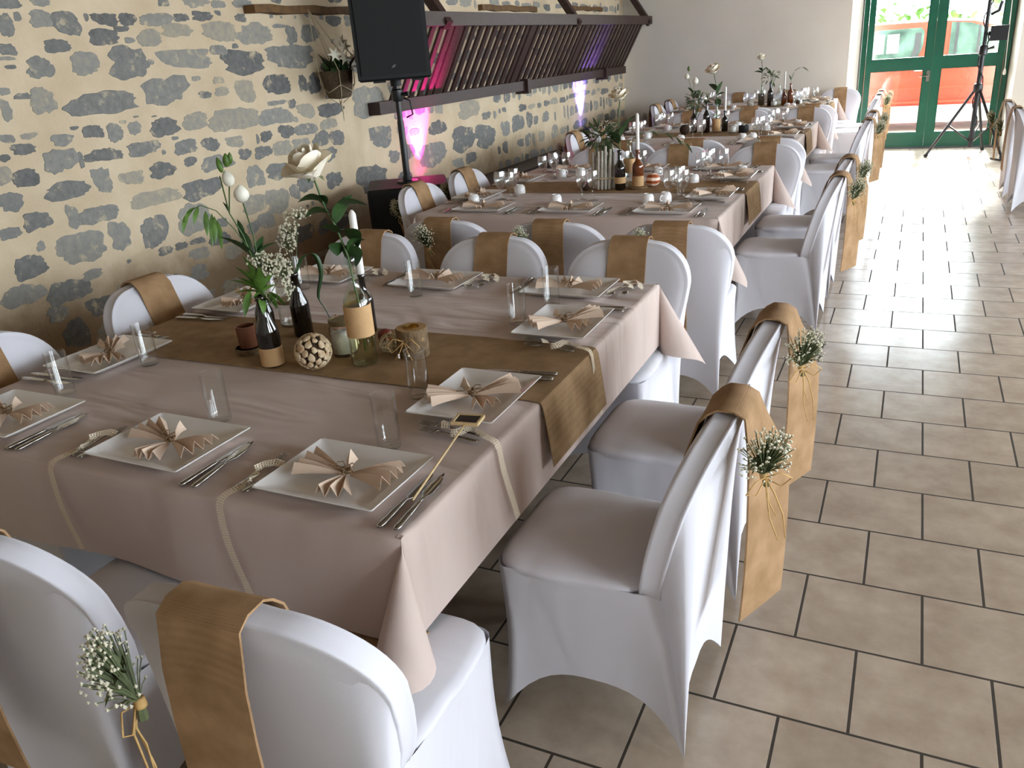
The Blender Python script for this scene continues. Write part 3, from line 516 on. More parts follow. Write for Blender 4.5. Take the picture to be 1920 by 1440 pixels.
# ------------------------------------------------------------------ covered banquet chairs
ZS, HB, ZB, T = .47, .437, .445, .066          # seat height, back height, foot of the back, back thickness
def back_pt(x, h, off=0.0):
    return (x, -.195-.13*max(0, h/HB)**1.1+.30*x*x+off, ZB+h)
def back_outline():
    r = .165; hw = .263; p = [(-.19, 0), (-.215, .05), (-.238, .12), (-.254, .2), (-hw, HB-r)]
    for i in range(1, 12):
        a = PI-i*(PI/2)/11; p.append((-hw+r+r*math.cos(a), HB-r+(r-.012)*math.sin(a)))
    p += [(-.05, HB-.004)]
    return p+[(0, HB-.002)]+[(-x, h) for x, h in reversed(p)]
def chair_meshes():
    return body_meshes()+(sash_mesh(False, 0),)
def sash_mesh(tail, twist):
    # burlap sash: along the seat, up the front of the back, over the top and hanging free behind
    path = [(.13, .487), (.02, .4885), (-.10, .489), (-.145, .495), (-.158, .51)] if tail else []
    for h in (.07, .12, .2, .28, .36, .41): p = back_pt(0, h, T/2+.017); path.append((p[1], p[2]))
    pt = back_pt(0, HB, 0); path += [(pt[1]+T/2+.005, pt[2]-.004), (pt[1]+.018, pt[2]+.0085), (pt[1]-.018, pt[2]+.008), (pt[1]-T/2-.009, pt[2]-.006), (pt[1]-T/2-.016, pt[2]-.05)]
    for z in (.78, .68, .58, .48, .40, .345): path.append((pt[1]-T/2-.018-.012*math.sin((.9-z)*5), z))
    b = MB(); hw = .087; th = .0022
    nrm = []
    for i in range(len(path)):
        a, c = path[max(0, i-1)], path[min(len(path)-1, i+1)]; t = Vector((c[0]-a[0], c[1]-a[1])).normalized(); nrm.append((t.y, -t.x))
    rs = []
    for i, (y, z) in enumerate(path):
        w = hw*(1-.08*math.sin(PI*i/(len(path)-1))); cur = .30 if z > .52 and i < len(path)-5 else .10; xs = [-1, -.6, -.2, .2, .6, 1]
        ta = twist*smoothstep((.90-z)/.22) if i > len(path)-9 else 0
        P = lambda x, q: (x*w*math.cos(ta), y+cur*(x*w)**2-(x+.75)*w*math.sin(ta)+q*nrm[i][0]*th, z+q*nrm[i][1]*th)
        r = [P(x, -1) for x in xs]+[P(x, 1) for x in reversed(xs)]
        rs.append(r)
    return b.rings(rs, cap0=True, cap1=True).mesh('burlap_sash', M['burlap'], edge=50)
def body_meshes():
    out = back_outline(); cx, ch = 0, .23; rs = []
    def ring(d, off):
        k = 1-d/.235; return [back_pt(cx+(x-cx)*k, ch+(h-ch)*k, off) for x, h in out]
    for d, off in ((.225, T/2+.012), (.15, T/2+.013), (.08, T/2+.012), (.035, T/2+.006), (.016, T/2-.001), (.009, T/2-.006), (.001, T/2-.006), (-.002, T/2-.009), (.001, T/2-.014), (-.001, .0), (.001, -T/2+.014), (-.002, -T/2+.009), (.001, -T/2+.006), (.009, -T/2+.006), (.03, -T/2-.002), (.08, -T/2-.004), (.15, -T/2-.004), (.225, -T/2-.004)): rs.append(ring(d, off))
    back = MB().rings(rs, cap0=True, cap1=True).mesh('seat_back', M['white'])
    # seat and skirt stretched down to the four feet
    TF, TR = (.205, .216), (.20, -.185); BF, BR = (.215, .215), (.215, -.275)
    top, bot = [], []
    def seg(a, b, c, d, za, zb, n, arch, pinch):
        nrm = Vector((d[1]-c[1], -(d[0]-c[0]), 0)).normalized()
        for i in range(n):
            t = i/n; e = abs(2*t-1); q = 1-e**4
            top.append((lerp(a[0], b[0], t), lerp(a[1], b[1], t), lerp(za, zb, t)))
            bot.append((lerp(c[0], d[0], t)-nrm.x*pinch*q, lerp(c[1], d[1], t)-nrm.y*pinch*q, .004+arch*(1-e**2.6)))
    seg((-TF[0], TF[1]), TF, (-BF[0], BF[1]), BF, .455, .455, 18, .11, -.03)      # front
    seg(TF, TR, BF, BR, .455, .455, 16, .13, -.045)                                  # side
    rear0 = len(top)
    for x, h in reversed(out):
        p = back_pt(x*.985, h*.99+.002, -T/2+.010); bx = BR[0]*max(-1, min(1, x/.235)) if h > HB*.6 else math.copysign(BR[0], x)
        top.append(p); bot.append((bx, BR[1]-.006*(1-abs(bx/BR[0]))+.028*(1-abs(bx/BR[0])**3), .004+.12*(1-abs(bx/BR[0])**2.6)))
    rear1 = len(top)
    seg((-TR[0], TR[1]), (-TF[0], TF[1]), (-BR[0], BR[1]), (-BF[0], BF[1]), .455, .455, 16, .13, -.045)
    n = len(top)
    rear = [rear0 <= i < rear1 for i in range(n)]
    for _ in range(3):
        top = [p if rear[i] else tuple((top[i-1][k]+2*p[k]+top[(i+1) % n][k])/4 if k < 2 else p[k] for k in range(3)) for i, p in enumerate(top)]
    b = MB(); rs = []
    for j in range(13):
        v = j/12; r = []
        for i in range(n):
            a, c = top[i], bot[i]; u = v**.9
            s = math.sin(PI*v); k = 1-.07*s if not rear[i] else 1
            r.append((lerp(a[0], c[0], u)*(1-(.05 if rear[i] else .035)*s), lerp(a[1], c[1], u)*(k if a[1] > 0 else 1), lerp(a[2], c[2], v)))
        rs.append(r)
    b.rings(rs)
    skirt = b.mesh('skirt', M['white'])
    N_ = 56; q = 5.5
    def sup(k, z):
        r = []
        for i in range(N_):
            t = 2*PI*i/N_; c, s = math.cos(t), math.sin(t); m = (abs(c)**q+abs(s)**q)**(-1/q)
            y = .02+s*m*.199*k; r.append((c*m*(.208-.006*(s < 0))*k, y, z))
        return r
    seat = MB().rings([sup(.985, .44), sup(1.012, .452), sup(1.012, .460), sup(.99, .468), sup(.9, .476), sup(.6, .484), sup(.25, .486)], cap1=True).mesh('seat', M['white'])
    return back, skirt, seat
def posy_meshes(seed=1):
    rng = random.Random(seed); bl, st, ra = MB(), MB(), MB()
    B0 = Vector((0, 0, -.055))
    for i in range(210):
        d = Vector((rng.gauss(0, 1)*.8, rng.gauss(0, 1)*.55-.25, rng.gauss(.5, .75))); d.normalize()
        p = Vector((d.x*.072, d.y*.048, d.z*.068))*rng.uniform(.55, 1.0)+Vector((0, -.02, .01)); r = rng.uniform(.0022, .0043)
        vs = [p+Vector(v)*r for v in ((1, 0, 0), (-1, 0, 0), (0, 1, 0), (0, -1, 0), (0, 0, 1), (0, 0, -1))]
        bl.add(vs, [(0, 2, 4), (2, 1, 4), (1, 3, 4), (3, 0, 4), (2, 0, 5), (1, 2, 5), (3, 1, 5), (0, 3, 5)])
        if i % 2 == 0: st.tube([B0, B0.lerp(p, .55)+Vector((0, 0, .006)), p], .0011, 3, False)
    for i in range(30):
        d = Vector((rng.uniform(-1, 1), rng.uniform(-1, .2), rng.uniform(-.2, 1))).normalized(); p = Vector((0, -.01, -.01)); st.leaf(p, p+d*rng.uniform(.03, .055), .010, n=3)
    st.tube([B0, B0+Vector((.004, -.002, -.03))], [.006, .008], 6)
    ra.lathe([(.009, -.066), (.0095, -.06), (.009, -.05)], 8)
    for k in range(3):
        s = rng.uniform(-1, 1); L = rng.uniform(.10, .20); ra.tube([(0, -.008, -.058), (.02*s, -.02, -.10), (.035*s+.01, -.012, -.058-L*.6), (.02*s+.02, -.01, -.058-L)], [.0022, .002, .0018, .0012], 4)
    for s in (-1, 1): ra.tube([(0, -.008, -.058), (.03*s, -.02, -.05), (.055*s, -.02, -.075), (.03*s, -.016, -.09), (0, -.008, -.06)], .0018, 4)
    return bl.mesh('blossoms', M['gyp'], False), st.mesh('flower_posy', M['gypstem'], False), ra.mesh('raffia_tie', M['raffia'])
def make_chair():
    back, skirt, seat, sash = chair_meshes(); bl, st, ra = posy_meshes()
    t = thing('banquet_chair', 'chair', 'chair')
    obj('seat', seat, t); obj('seat_back', back, t); obj('skirt', skirt, t); s = obj('burlap_sash', sash, t)
    p = obj('flower_posy', st, t, loc=(.055, -.425, .83), rot=(.1, .1, 0)); obj('blossoms', bl, p); obj('raffia_tie', ra, p)
    return t
CHAIR = Kind(make_chair())
SASH_PLAIN, SASH_TAIL, SASH_TWIST = sash_mesh(False, 0), sash_mesh(True, 0), sash_mesh(False, math.radians(24))
def chair(x, y, rz, label, group, posx=-.055, sash=None):
    r = CHAIR.put((x, y, 0), rz, label, 'chair', group)
    for c in r.children:
        if c.name.startswith('burlap'): c.data = sash or SASH_PLAIN
        if c.name.startswith('flower_posy'): c.location = (posx, -.425 if rz != HALF else -.405, .81 if rz >= 0 and rz < 3 else .72); c.rotation_euler = (.1, .1+posx*3, posx*9)
    return r
# tables: (ordinal for labels, x0, x1, y0, y1, height, wall-side top x)
TABLES = [('nearest', -2.60, -.845, 1.12, 3.02, .75), ('second', -2.76, -.88, 4.30, 6.22, .75), ('third', -2.80, -.90, 7.45, 9.36, .75), ('farthest', -2.90, -.95, 10.62, 12.28, .765)]
HALF = PI/2
CH = [
 [(-.92, 1.03, .05, 'near side, by the aisle', -.10), (-1.60, 1.02, .04, 'near side, in the middle', -.05),
  (-.625, 1.68, HALF, 'aisle side, nearer seat', -.10), (-.625, 2.33, HALF, 'aisle side, farther seat', -.09),
  (-2.33, 2.91, PI, 'far side, by the wall', .05), (-1.655, 2.91, PI, 'far side, in the middle', .05), (-1.02, 2.91, PI, 'far side, by the aisle', .05),
  (-2.505, 1.50, -HALF, 'wall side, nearer seat', .05), (-2.505, 2.27, -HALF, 'wall side, farther seat', .05)],
 [(-.93, 3.87, 0, 'near side, by the aisle', -.09), (-1.52, 3.87, 0, 'near side, in the middle', -.09), (-2.13, 3.87, 0, 'near side, by the wall', -.03),
  (-.66, 4.92, HALF, 'aisle side, nearer seat', -.08), (-.66, 5.62, HALF, 'aisle side, farther seat', -.08),
  (-2.27, 6.11, PI, 'far side, by the wall', .05), (-1.62, 6.11, PI, 'far side, in the middle', .05), (-.97, 6.11, PI, 'far side, by the aisle', .05),
  (-2.655, 4.66, -HALF, 'wall side, nearer seat', .05), (-2.64, 5.30, -HALF, 'wall side, farther seat', .05)],
 [(-1.0, 7.14, 0, 'near side, by the aisle', -.06), (-1.6, 7.14, 0, 'near side, in the middle', -.06), (-2.2, 7.14, 0, 'near side, by the wall', -.06),
  (-.67, 8.02, HALF, 'aisle side, nearer seat', -.08), (-.67, 8.75, HALF, 'aisle side, farther seat', -.08),
  (-2.3, 9.25, PI, 'far side, by the wall', .05), (-1.65, 9.25, PI, 'far side, in the middle', .05), (-1.04, 9.25, PI, 'far side, by the aisle', .05),
  (-2.695, 7.72, -HALF, 'wall side, nearer seat', .05), (-2.695, 8.38, -HALF, 'wall side, farther seat', .05)],
 [(-1.02, 10.23, 0, 'near side, by the aisle', -.06), (-1.68, 10.23, 0, 'near side, in the middle', -.06), (-2.32, 10.23, 0, 'near side, by the wall', -.06),
  (-.715, 11.02, HALF, 'aisle side, nearer seat', -.08), (-.715, 11.66, HALF, 'aisle side, farther seat', -.08),
  (-2.3, 12.17, PI, 'far side, by the wall', .05), (-1.6, 12.17, PI, 'far side, in the middle', .05), (-.93, 12.17, PI, 'far side, by the aisle', .05),
  (-2.79, 10.98, -HALF, 'wall side, nearer seat', .05), (-2.79, 11.70, -HALF, 'wall side, farther seat', .05)]]
for ti, rows in enumerate(CH):
    for x, y, rz, where, px in rows:
        chair(x, y, rz, 'white covered chair with burlap sash, %s table, %s' % (TABLES[ti][0], where), 'covered chairs at the %s table' % TABLES[ti][0], px, SASH_TWIST if rz == HALF else SASH_TAIL if (ti == 0 and x == -.92) else None)
chair(1.13, 9.32, -HALF, 'white covered chair across the aisle, the one nearer the lighting stand', 'covered chairs across the aisle', -.05)
chair(1.15, 8.62, -HALF, 'white covered chair across the aisle, cut by the photo edge', 'covered chairs across the aisle', -.05)
# ------------------------------------------------------------------ tables, cloths, runners
def cloth(x0, x1, y0, y1, z, drop, seed, dirs, nm):
    rng = random.Random(seed); zt = z; ph = [rng.uniform(0, 6) for _ in range(8)]
    cs = [(x1, y0), (x1, y1), (x0, y1), (x0, y0)]; outs = [(1, 0), (0, 1), (-1, 0), (0, -1)]   # side i runs from corner i to corner i+1 with outward normal outs[i]
    base, dirv, LL, wav = [], [], [], []
    for i in range(4):
        a, c = cs[i], cs[(i+1) % 4]; o = outs[i]; n = 34
        for k in range(n+1):
            t = k/n; base.append((lerp(a[0], c[0], t), lerp(a[1], c[1], t), o)); tk = i in (0, 1, 2); dirv.append(Vector((o[0]*(.0 if tk else .04), o[1]*(.0 if tk else .04), -1)).normalized()); LL.append(drop-.03)
            s = t*abs(c[0]-a[0]+c[1]-a[1]); wav.append(0 if tk else .010*math.sin(s*5.1+ph[i])+.006*math.sin(s*11+ph[i+4]))
        o2 = outs[(i+1) % 4]; dx, dy = dirs[i] if dirs[i] else (o[0]+o2[0], o[1]+o2[1]); dg = Vector((dx, dy, 0)).normalized()
        al = math.radians(14.4); ax = Vector((dg.x*math.sin(al), dg.y*math.sin(al), -math.cos(al))); down = Vector((0, 0, -1))
        for k in range(1, 20):
            phi = k*4.5; best = None
            for sg in (1, -1):
                v = Matrix.Rotation(sg*2*PI*k/20, 3, ax) @ down
                if k <= 10: sc = v.dot(Vector((o2[0]-o[0], o2[1]-o[1], 0)))
                else: sc = -v.dot(Vector((o2[0]-o[0], o2[1]-o[1], 0)))
                if best is None or sc > best[0]: best = (sc, v)
            base.append((c[0], c[1], (o[0]*(1-k/20)+o2[0]*k/20, o[1]*(1-k/20)+o2[1]*k/20))); dirv.append(best[1]); LL.append((drop-.03*(i != 0 and i != 3))/max(.7071, math.cos(math.radians(min(phi, 90-phi))))); wav.append(0)
    n = len(base); b = MB(); rs = []
    rs.append([(p[0]-p[2][0]*.012, p[1]-p[2][1]*.012, zt+.003) for p in base])
    rs.append([(p[0]-p[2][0]*.002, p[1]-p[2][1]*.002, zt+.002) for p in base])
    rs.append([(p[0]+p[2][0]*.004, p[1]+p[2][1]*.004, zt-.004) for p in base])
    for j in range(1, 11):
        v = j/10; r = []
        for i, p in enumerate(base):
            q = Vector((p[0]+p[2][0]*.005, p[1]+p[2][1]*.005, zt-.006))+dirv[i]*(LL[i]*v); w = wav[i]*v**1.3
            r.append((q.x+p[2][0]*w, q.y+p[2][1]*w, q.z))
        rs.append(r)
    vs = rs[0]; b.rings(rs)
    gx, gy = 44, 44
    b.grid(lambda u, w: (lerp(x0+.012, x1-.012, u), lerp(y0+.012, y1-.012, w), zt+.003+.0012*math.sin(u*9+w*7+ph[0])*math.sin(w*6-u*3+ph[1])*(16*u*(1-u)*w*(1-w))**.5), gx, gy)
    return b.mesh('tablecloth', M['cloth'])
def runner(x0, x1, y, hw, z, drop, seed):
    rng = random.Random(seed); pts = [(x1+.034, z-drop), (x1+.025, z-drop*.5), (x1+.013, z-.012), (x1+.006, z+.004), (x1-.012, z+.0068)]
    pts += [(lerp(x1-.03, x0+.03, i/14), z+.007) for i in range(15)]
    pts += [(x0+.012, z+.0068), (x0-.006, z+.004), (x0-.013, z-.012), (x0-.016, z-drop)]
    rs = []
    for i, (x, zz) in enumerate(pts):
        y0 = y-hw+rng.uniform(-.004, .004); y1 = y+hw+rng.uniform(-.004, .004); r = [(x, lerp(y0, y1, k/6), zz) for k in range(7)]
        a, c = pts[max(0, i-1)], pts[min(len(pts)-1, i+1)]; t = Vector((c[0]-a[0], c[1]-a[1])).normalized()
        rs.append([(p[0]-t.y*0, p[1], p[2]) for p in r]+[(p[0]+t.y*.002, p[1], p[2]-abs(t.x)*.002) for p in reversed(r)])
    return MB().rings(rs, cap0=True, cap1=True).mesh('table_runner', M['runner'], edge=50)
for ti, (nm, x0, x1, y0, y1, z) in enumerate(TABLES):
    t = thing('banquet_table', '%s large square banquet table standing under its beige cloth' % nm, 'table', ((x0+x1)/2, (y0+y1)/2, 0), 0, 'banquet tables in a row')
    hx, hy = (x1-x0)/2, (y1-y0)/2
    obj('table_top', MB().box((-hx+.004, -hy+.004, z-.03), (hx-.004, hy-.004, z)).mesh('table_top', M['oldwood'], False), t)
    for sx in (-1, 1):
        for sy in (-1, 1): obj('leg', MB().tube([(sx*(hx-.42), sy*(hy-.62), z-.03), (sx*(hx-.42), sy*(hy-.62), 0)], .02, 8).mesh('leg', M['greym'], edge=40), t)
    # dirs index: corner at the end of side i -> (far aisle), (far wall), (near wall), (near aisle)
    dirs = [[(1, .35), (-1, .3), (-1, -.3), (.15, -1)]]+[[(1, .35), (-1, .3), (-1, -.3), (1, -.4)]]*3; dirs = dirs[ti]
    c = obj('tablecloth', cloth(x0, x1, y0, y1, z, .275, ti+2, dirs, nm)); tag(c, 'beige linen cloth draped over the %s banquet table' % nm, 'tablecloth', 'beige tablecloths')
    yr = [2.04, 5.28, 8.42, 11.45][ti]
    r = obj('table_runner', runner(x0, x1, yr, .225, z, .19, ti)); tag(r, 'brown burlap runner laid across the middle of the %s table' % nm, 'table runner', 'burlap runners')
# ------------------------------------------------------------------ place settings
def plate_mesh():
    def rr(hx, hy, z, r, n=6):
        p = []
        for sx, sy, a0 in ((1, 1, 0), (-1, 1, PI/2), (-1, -1, PI), (1, -1, 3*PI/2)):
            for k in range(n+1): a = a0+k*PI/2/n; p.append((sx*(hx-r)+r*math.cos(a), sy*(hy-r)+r*math.sin(a), z))
        return p
    return MB().rings([rr(.118, .086, .0, .02), rr(.128, .095, .004, .02), rr(.163, .128, .021, .007), rr(.165, .130, .0235, .007), rr(.163, .128, .025, .007), rr(.160, .125, .0235, .007), rr(.126, .093, .009, .02), rr(.118, .086, .0065, .02)], cap0=True, cap1=True).mesh('dinner_plate', M['china'], edge=50)
def napkin_meshes(seed):
    rng = random.Random(seed); b = MB(); th = .0016
    def fan(ang, half, R, npl, lift, tilt):
        n = npl*2; rs = []
        for j in range(6):
            v = j/5; r = .012+(R-.012)*v; up, dn = [], []
            for i in range(n+1):
                a = ang-half+2*half*i/n; amp = (.005+.017*v)*(1 if i % 2 else -.12)*(1+.15*math.sin(i*2.3+seed)); rr = r*(1-.05*(i % 2)*v)
                p = (rr*math.cos(a), rr*math.sin(a), .010+.012*math.sin(PI*min(1, v*1.2)*.5)*lift-tilt*v*.012+amp); up.append(p)
            rs.append(up+[(q[0], q[1], q[2]-th) for q in reversed(up)])
        b.rings(rs, cap0=True, cap1=True)
    fan(.05, math.radians(25), .135, 4, 1.0, .2); fan(PI-.05, math.radians(25), .130, 4, 1.0, .2)
    fan(-PI/2+.25, math.radians(27), .098, 3, .6, .7); fan(PI/2+.3, math.radians(16), .05, 1, 1.4, 0)
    me = b.mesh('napkin', M['napkin'], True, 35)
    t = MB(); t.tube([(.011*math.cos(k*.7), .008*math.sin(k*.7), .018+.003*math.sin(k)) for k in range(20)], .0018, 5)
    t.tube([(.004*math.sin(k*.6), .015*math.cos(k*.628), .020+.012*math.sin(k*.628)) for k in range(11)], .0020, 5)
    for s in (-1, 1):
        t.tube([(0, 0, .028), (s*.012, .010, .036), (s*.024, .004, .036), (s*.022, -.008, .033), (s*.008, -.004, .030), (0, 0, .028)], .0013, 4)
        t.tube([(0, 0, .026), (s*.02, -.012, .032), (s*.045, -.012-.01*s, .030)], .0012, 4)
    return me, t.mesh('twine_bow', M['twine'])
def knife_mesh(fish):
    b = MB(); rs = []
    prof = [(0, .006, .003), (.012, .0095, .005), (.06, .0085, .005), (.105, .0065, .0045), (.115, .0055, .0035)]
    for y, hx, hz in prof: rs.append([(hx*math.cos(2*PI*k/10), y, .0055+hz*math.sin(2*PI*k/10)) for k in range(10)])
    blade = [(.117, .005, .0015), (.125, .0105, .0012), (.17, .012, .001), (.205, .0105, .0009), (.228, .005, .0007), (.235, .001, .0005)] if not fish else [(.117, .0045, .0018), (.135, .006, .0015), (.15, .014, .0012), (.19, .0145, .001), (.218, .0085, .0008), (.24, .001, .0005)]
    for y, hx, hz in blade: rs.append([(hx*math.cos(2*PI*k/10)+(.003 if not fish else 0), y, .0055+hz*math.sin(2*PI*k/10)) for k in range(10)])
    return b.rings(rs, cap0=True, cap1=True).mesh('table_knife', M['steel'])
def fork_mesh(L=.2):
    b = MB(); rs = []; k0 = L/.2
    for y, hx, z in ((0, .007, .004), (.012, .0095, .004), (.06, .006, .006), (.11, .0035, .010), (.128, .005, .011), (.138, .011, .010), (.15, .0125, .008)):
        rs.append([(hx*math.cos(2*PI*k/8), y*k0, z+.0018*math.sin(2*PI*k/8)) for k in range(8)])
    b.rings(rs, cap0=True, cap1=True)
    for i in range(4):
        x = -.0095+i*.00633; b.tube([(x, .147*k0, .0078), (x*1.03, .17*k0, .0075), (x, .19*k0, .010), (x, .2*k0, .012)], [.0018, .0017, .0014, .0007], 6)
    return b.mesh('dinner_fork', M['steel'])
def tumbler_mesh():
    b = MB().lathe([(.001, .0), (.0275, .0), (.0295, .003), (.0318, .141), (.0321, .1428), (.0312, .1440), (.0300, .1432), (.0294, .141), (.0272, .020), (.024, .012), (.001, .010)], 28)
    return b.mesh('water_tumbler', M['clear'], edge=60)
def wineglass_mesh():
    p = [(.001, .0), (.033, .0), (.034, .002), (.012, .006), (.0048, .012), (.004, .05), (.0055, .072), (.016, .079), (.028, .095), (.0345, .118), (.0355, .14), (.033, .165), (.0305, .182), (.0297, .182), (.0322, .163), (.0346, .14), (.0335, .118), (.027, .097), (.014, .083), (.001, .079)]
    return MB().lathe(p, 24).mesh('wine_glass', M['wine'], edge=70)
def cup_mesh():
    b = MB().lathe([(.037, 0), (.0375, .006), (.036, .035), (.030, .050), (.024, .054), (.024, .057), (.0215, .057), (.021, .054), (.001, .054)], 24)
    b.tube([(.035, 0, .012), (.052, 0, .012), (.058, 0, .026), (.050, 0, .040), (.033, 0, .042)], .0042, 8)
    return b.mesh('coffee_cup', M['china'], edge=50)
def ribbon_mesh(path, w, twist):
    """lace ribbon: strip along a path, with a UV grid for the holes"""
    P = [Vector(p) for p in path]; vs, fs, uv = [], [], []; s = 0
    for i, p in enumerate(P):
        t = (P[min(i+1, len(P)-1)]-P[max(0, i-1)]).normalized()
        if i: s += (p-P[i-1]).length
        sd = Vector(twist[i]) if isinstance(twist, list) else Vector(twist); sd = (sd-t*sd.dot(t)).normalized()
        up = sd.cross(t)*.0004
        for q in (-1, 1): vs.append(p+sd*(w/2*q)); uv.append((s/.0066, (q+1)*w/2/.0066+.5))
    for i in range(len(P)-1): fs.append((2*i, 2*i+1, 2*i+3, 2*i+2))
    me = bpy.data.meshes.new('lace_ribbon'); me.from_pydata([tuple(v) for v in vs], [], fs); me.materials.append(M['lace'])
    l = me.uv_layers.new(name='UVMap')
    for lp in me.loops: l.data[lp.index].uv = uv[lp.vertex_index]
    me.polygons.foreach_set('use_smooth', [True]*len(fs)); return me
def single(name, me): return Kind(obj(name, me))
def with_child(name, me, cn, cme):
    o = obj(name, me); obj(cn, cme, o); return Kind(o)
K = dict(plate=single('dinner_plate', plate_mesh()), knife=single('table_knife', knife_mesh(False)), fish=single('fish_knife', knife_mesh(True)), fork=single('dinner_fork', fork_mesh()), fork2=single('salad_fork', fork_mesh(.175)),
         tumbler=single('water_tumbler', tumbler_mesh()), wine=single('wine_glass', wineglass_mesh()), cup=single('coffee_cup', cup_mesh()))
NAP = [with_child('folded_napkin', *(lambda m: (m[0], 'twine_bow', m[1]))(napkin_meshes(i))) for i in range(3)]
RIB_HANG = single('lace_ribbon', ribbon_mesh([(.030, .155, .016), (.012, .150, .022), (-.012, .135, .020), (-.022, .115, .014), (-.012, .095, .016), (.012, .085, .018), (.018, .065, .015), (.006, .045, .013), (-.004, .022, .010), (-.008, .006, .009), (-.010, -.008, .004), (-.011, -.016, -.012), (-.009, -.020, -.06), (.0, -.024, -.11), (.014, -.026, -.16), (.030, -.026, -.21), (.036, -.027, -.232)], .023, [(0, 1, .3)]*4+[(0, 1, .4)]*3+[(1, .4, 0)]*2+[(1, 0, 0)]*8))
RIB_FLAT = single('lace_ribbon', ribbon_mesh([(.05, .19, .004), (.035, .17, .012), (.014, .155, .021), (-.012, .14, .020), (-.024, .12, .012), (-.012, .10, .016), (.014, .09, .018), (.022, .07, .012), (.008, .05, .012), (-.01, .04, .018), (-.03, .05, .012), (-.045, .075, .005), (-.05, .10, .004)], .022, [(.3, 1, .3)]*13))
def places(t):
    nm, x0, x1, y0, y1, z = TABLES[t]
    nx = [[-1.10, -1.66, -2.30], [-1.20, -1.78, -2.36], [-1.22, -1.82, -2.42], [-1.27, -1.9, -2.5]][t]
    fx = [[-1.155, -1.77, -2.34], [-1.2, -1.8, -2.38], [-1.22, -1.82, -2.42], [-1.27, -1.9, -2.5]][t]
    ry = [[1.77, 2.425], [4.92, 5.62], [8.06, 8.76], [11.1, 11.75]][t]; ly = [[1.745, 2.41], [4.86, 5.56], [8.02, 8.72], [11.1, 11.75]][t]
    w3 = ('by the aisle', 'in the middle', 'by the wall'); w2 = ('nearer seat', 'farther seat')
    r = [(x, y0, 0, 'near side '+w) for x, w in zip(nx, w3)]+[(x1, y, HALF, 'aisle side '+w) for y, w in zip(ry, w2)]
    return r+[(x, y1, PI, 'far side '+w) for x, w in zip(fx, w3)]+[(x0, y, -HALF, 'wall side '+w) for y, w in zip(ly, w2)]
RNG = random.Random(11)
for t in range(4):
    nm, x0, x1, y0, y1, z = TABLES[t]
    for pi_, (px, py, rz, where) in enumerate(places(t)):
        c, s = math.cos(rz), math.sin(rz)
        zc = z+.0045
        def at(lx, ly, lz=0): return (px+c*lx-s*ly, py+s*lx+c*ly, zc+lz)
        zr = .0045 if abs(c) < .5 else 0
        w = 'on the %s table, %s' % (nm, where)
        j = lambda k: RNG.uniform(-k, k)
        K['plate'].put(at(0, .165, zr), rz+j(.02), 'white rectangular plate '+w, 'plate', 'dinner plates')
        na = [.0, -.12, .1, -.9, -.75, .08, -.05, .1, .75, .7][pi_]+j(.08)
        NAP[(pi_+t) % 3].put(at(j(.008), .165+j(.008), .008+zr), rz+na, 'fan-folded beige napkin tied with twine '+w, 'napkin', 'fan-folded napkins')
        K['knife'].put(at(.193, .015, zr), rz+.05+j(.04), 'steel table knife '+w, 'knife', 'table knives')
        K['fish'].put(at(.232, .018, zr), rz+.08+j(.05), 'steel fish knife '+w, 'knife', 'fish knives')
        K['fork'].put(at(-.196, .04, zr), rz-.10+j(.05), 'larger steel fork '+w, 'fork', 'dinner forks')
        K['fork2'].put(at(-.228, .042, zr), rz-.06+j(.05), 'smaller steel fork '+w, 'fork', 'salad forks')
        if t == 0:
            K['tumbler'].put(at(j(.01), .345), rz, 'tall clear straight water glass '+w, 'drinking glass', 'straight water glasses')
            if pi_ < 5: RIB_HANG.put(at(-.212+j(.01), .0, zr+.004), rz+j(.05), 'lace ribbon hanging over the edge '+w, 'ribbon', 'lace ribbons')
            else: RIB_FLAT.put(at(-.212+j(.01), .0, zr+.004), rz+j(.1), 'lace ribbon curled round forks '+w, 'ribbon', 'lace ribbons')
        else:
            gy = .50 if abs(c) > .5 else .38
            K['wine'].put(at(-.07+j(.02), gy+j(.02)), rz, 'stemmed wine glass, diner-left of its pair, '+w, 'wine glass', 'wine glasses')
            K['wine'].put(at(.03+j(.02), gy-.02+j(.02)), rz, 'stemmed wine glass, diner-right of its pair, '+w, 'wine glass', 'wine glasses')
            K['cup'].put(at(-.17+j(.02), .40+j(.02)), rz+2.6+j(.5), 'upturned white coffee cup '+w, 'cup', 'coffee cups')
# small chalk board pick resting on the aisle-side plate of the nearest table
def chalk():
    a, e = Vector((-.932, 1.580, .797)), Vector((-.884, 1.235, .772)); d = (e-a).normalized(); yaw = math.atan2(d.y, d.x)+PI/2
    t = thing('chalkboard_pick', 'tiny black chalkboard on a wooden stick lying across the aisle-side plate', 'place sign', tuple(a), yaw)
    f = MB()
    for q in ((-.036, .036, -.028, -.022), (-.036, .036, .022, .028), (-.036, -.030, -.022, .022), (.030, .036, -.022, .022)): f.box((q[0], q[2], -.003), (q[1], q[3], .005))
    obj('frame', f.mesh('frame', M['pale'], False), t); obj('slate', MB().box((-.030, -.022, -.002), (.030, .022, .0025)).mesh('slate', M['slate'], False), t)
    L = (e-a).length; obj('stick', MB().tube([(0, -.022, -.001), (0, -L, -(a.z-e.z))], .0028, 8).mesh('stick', M['pale']), t)
chalk()
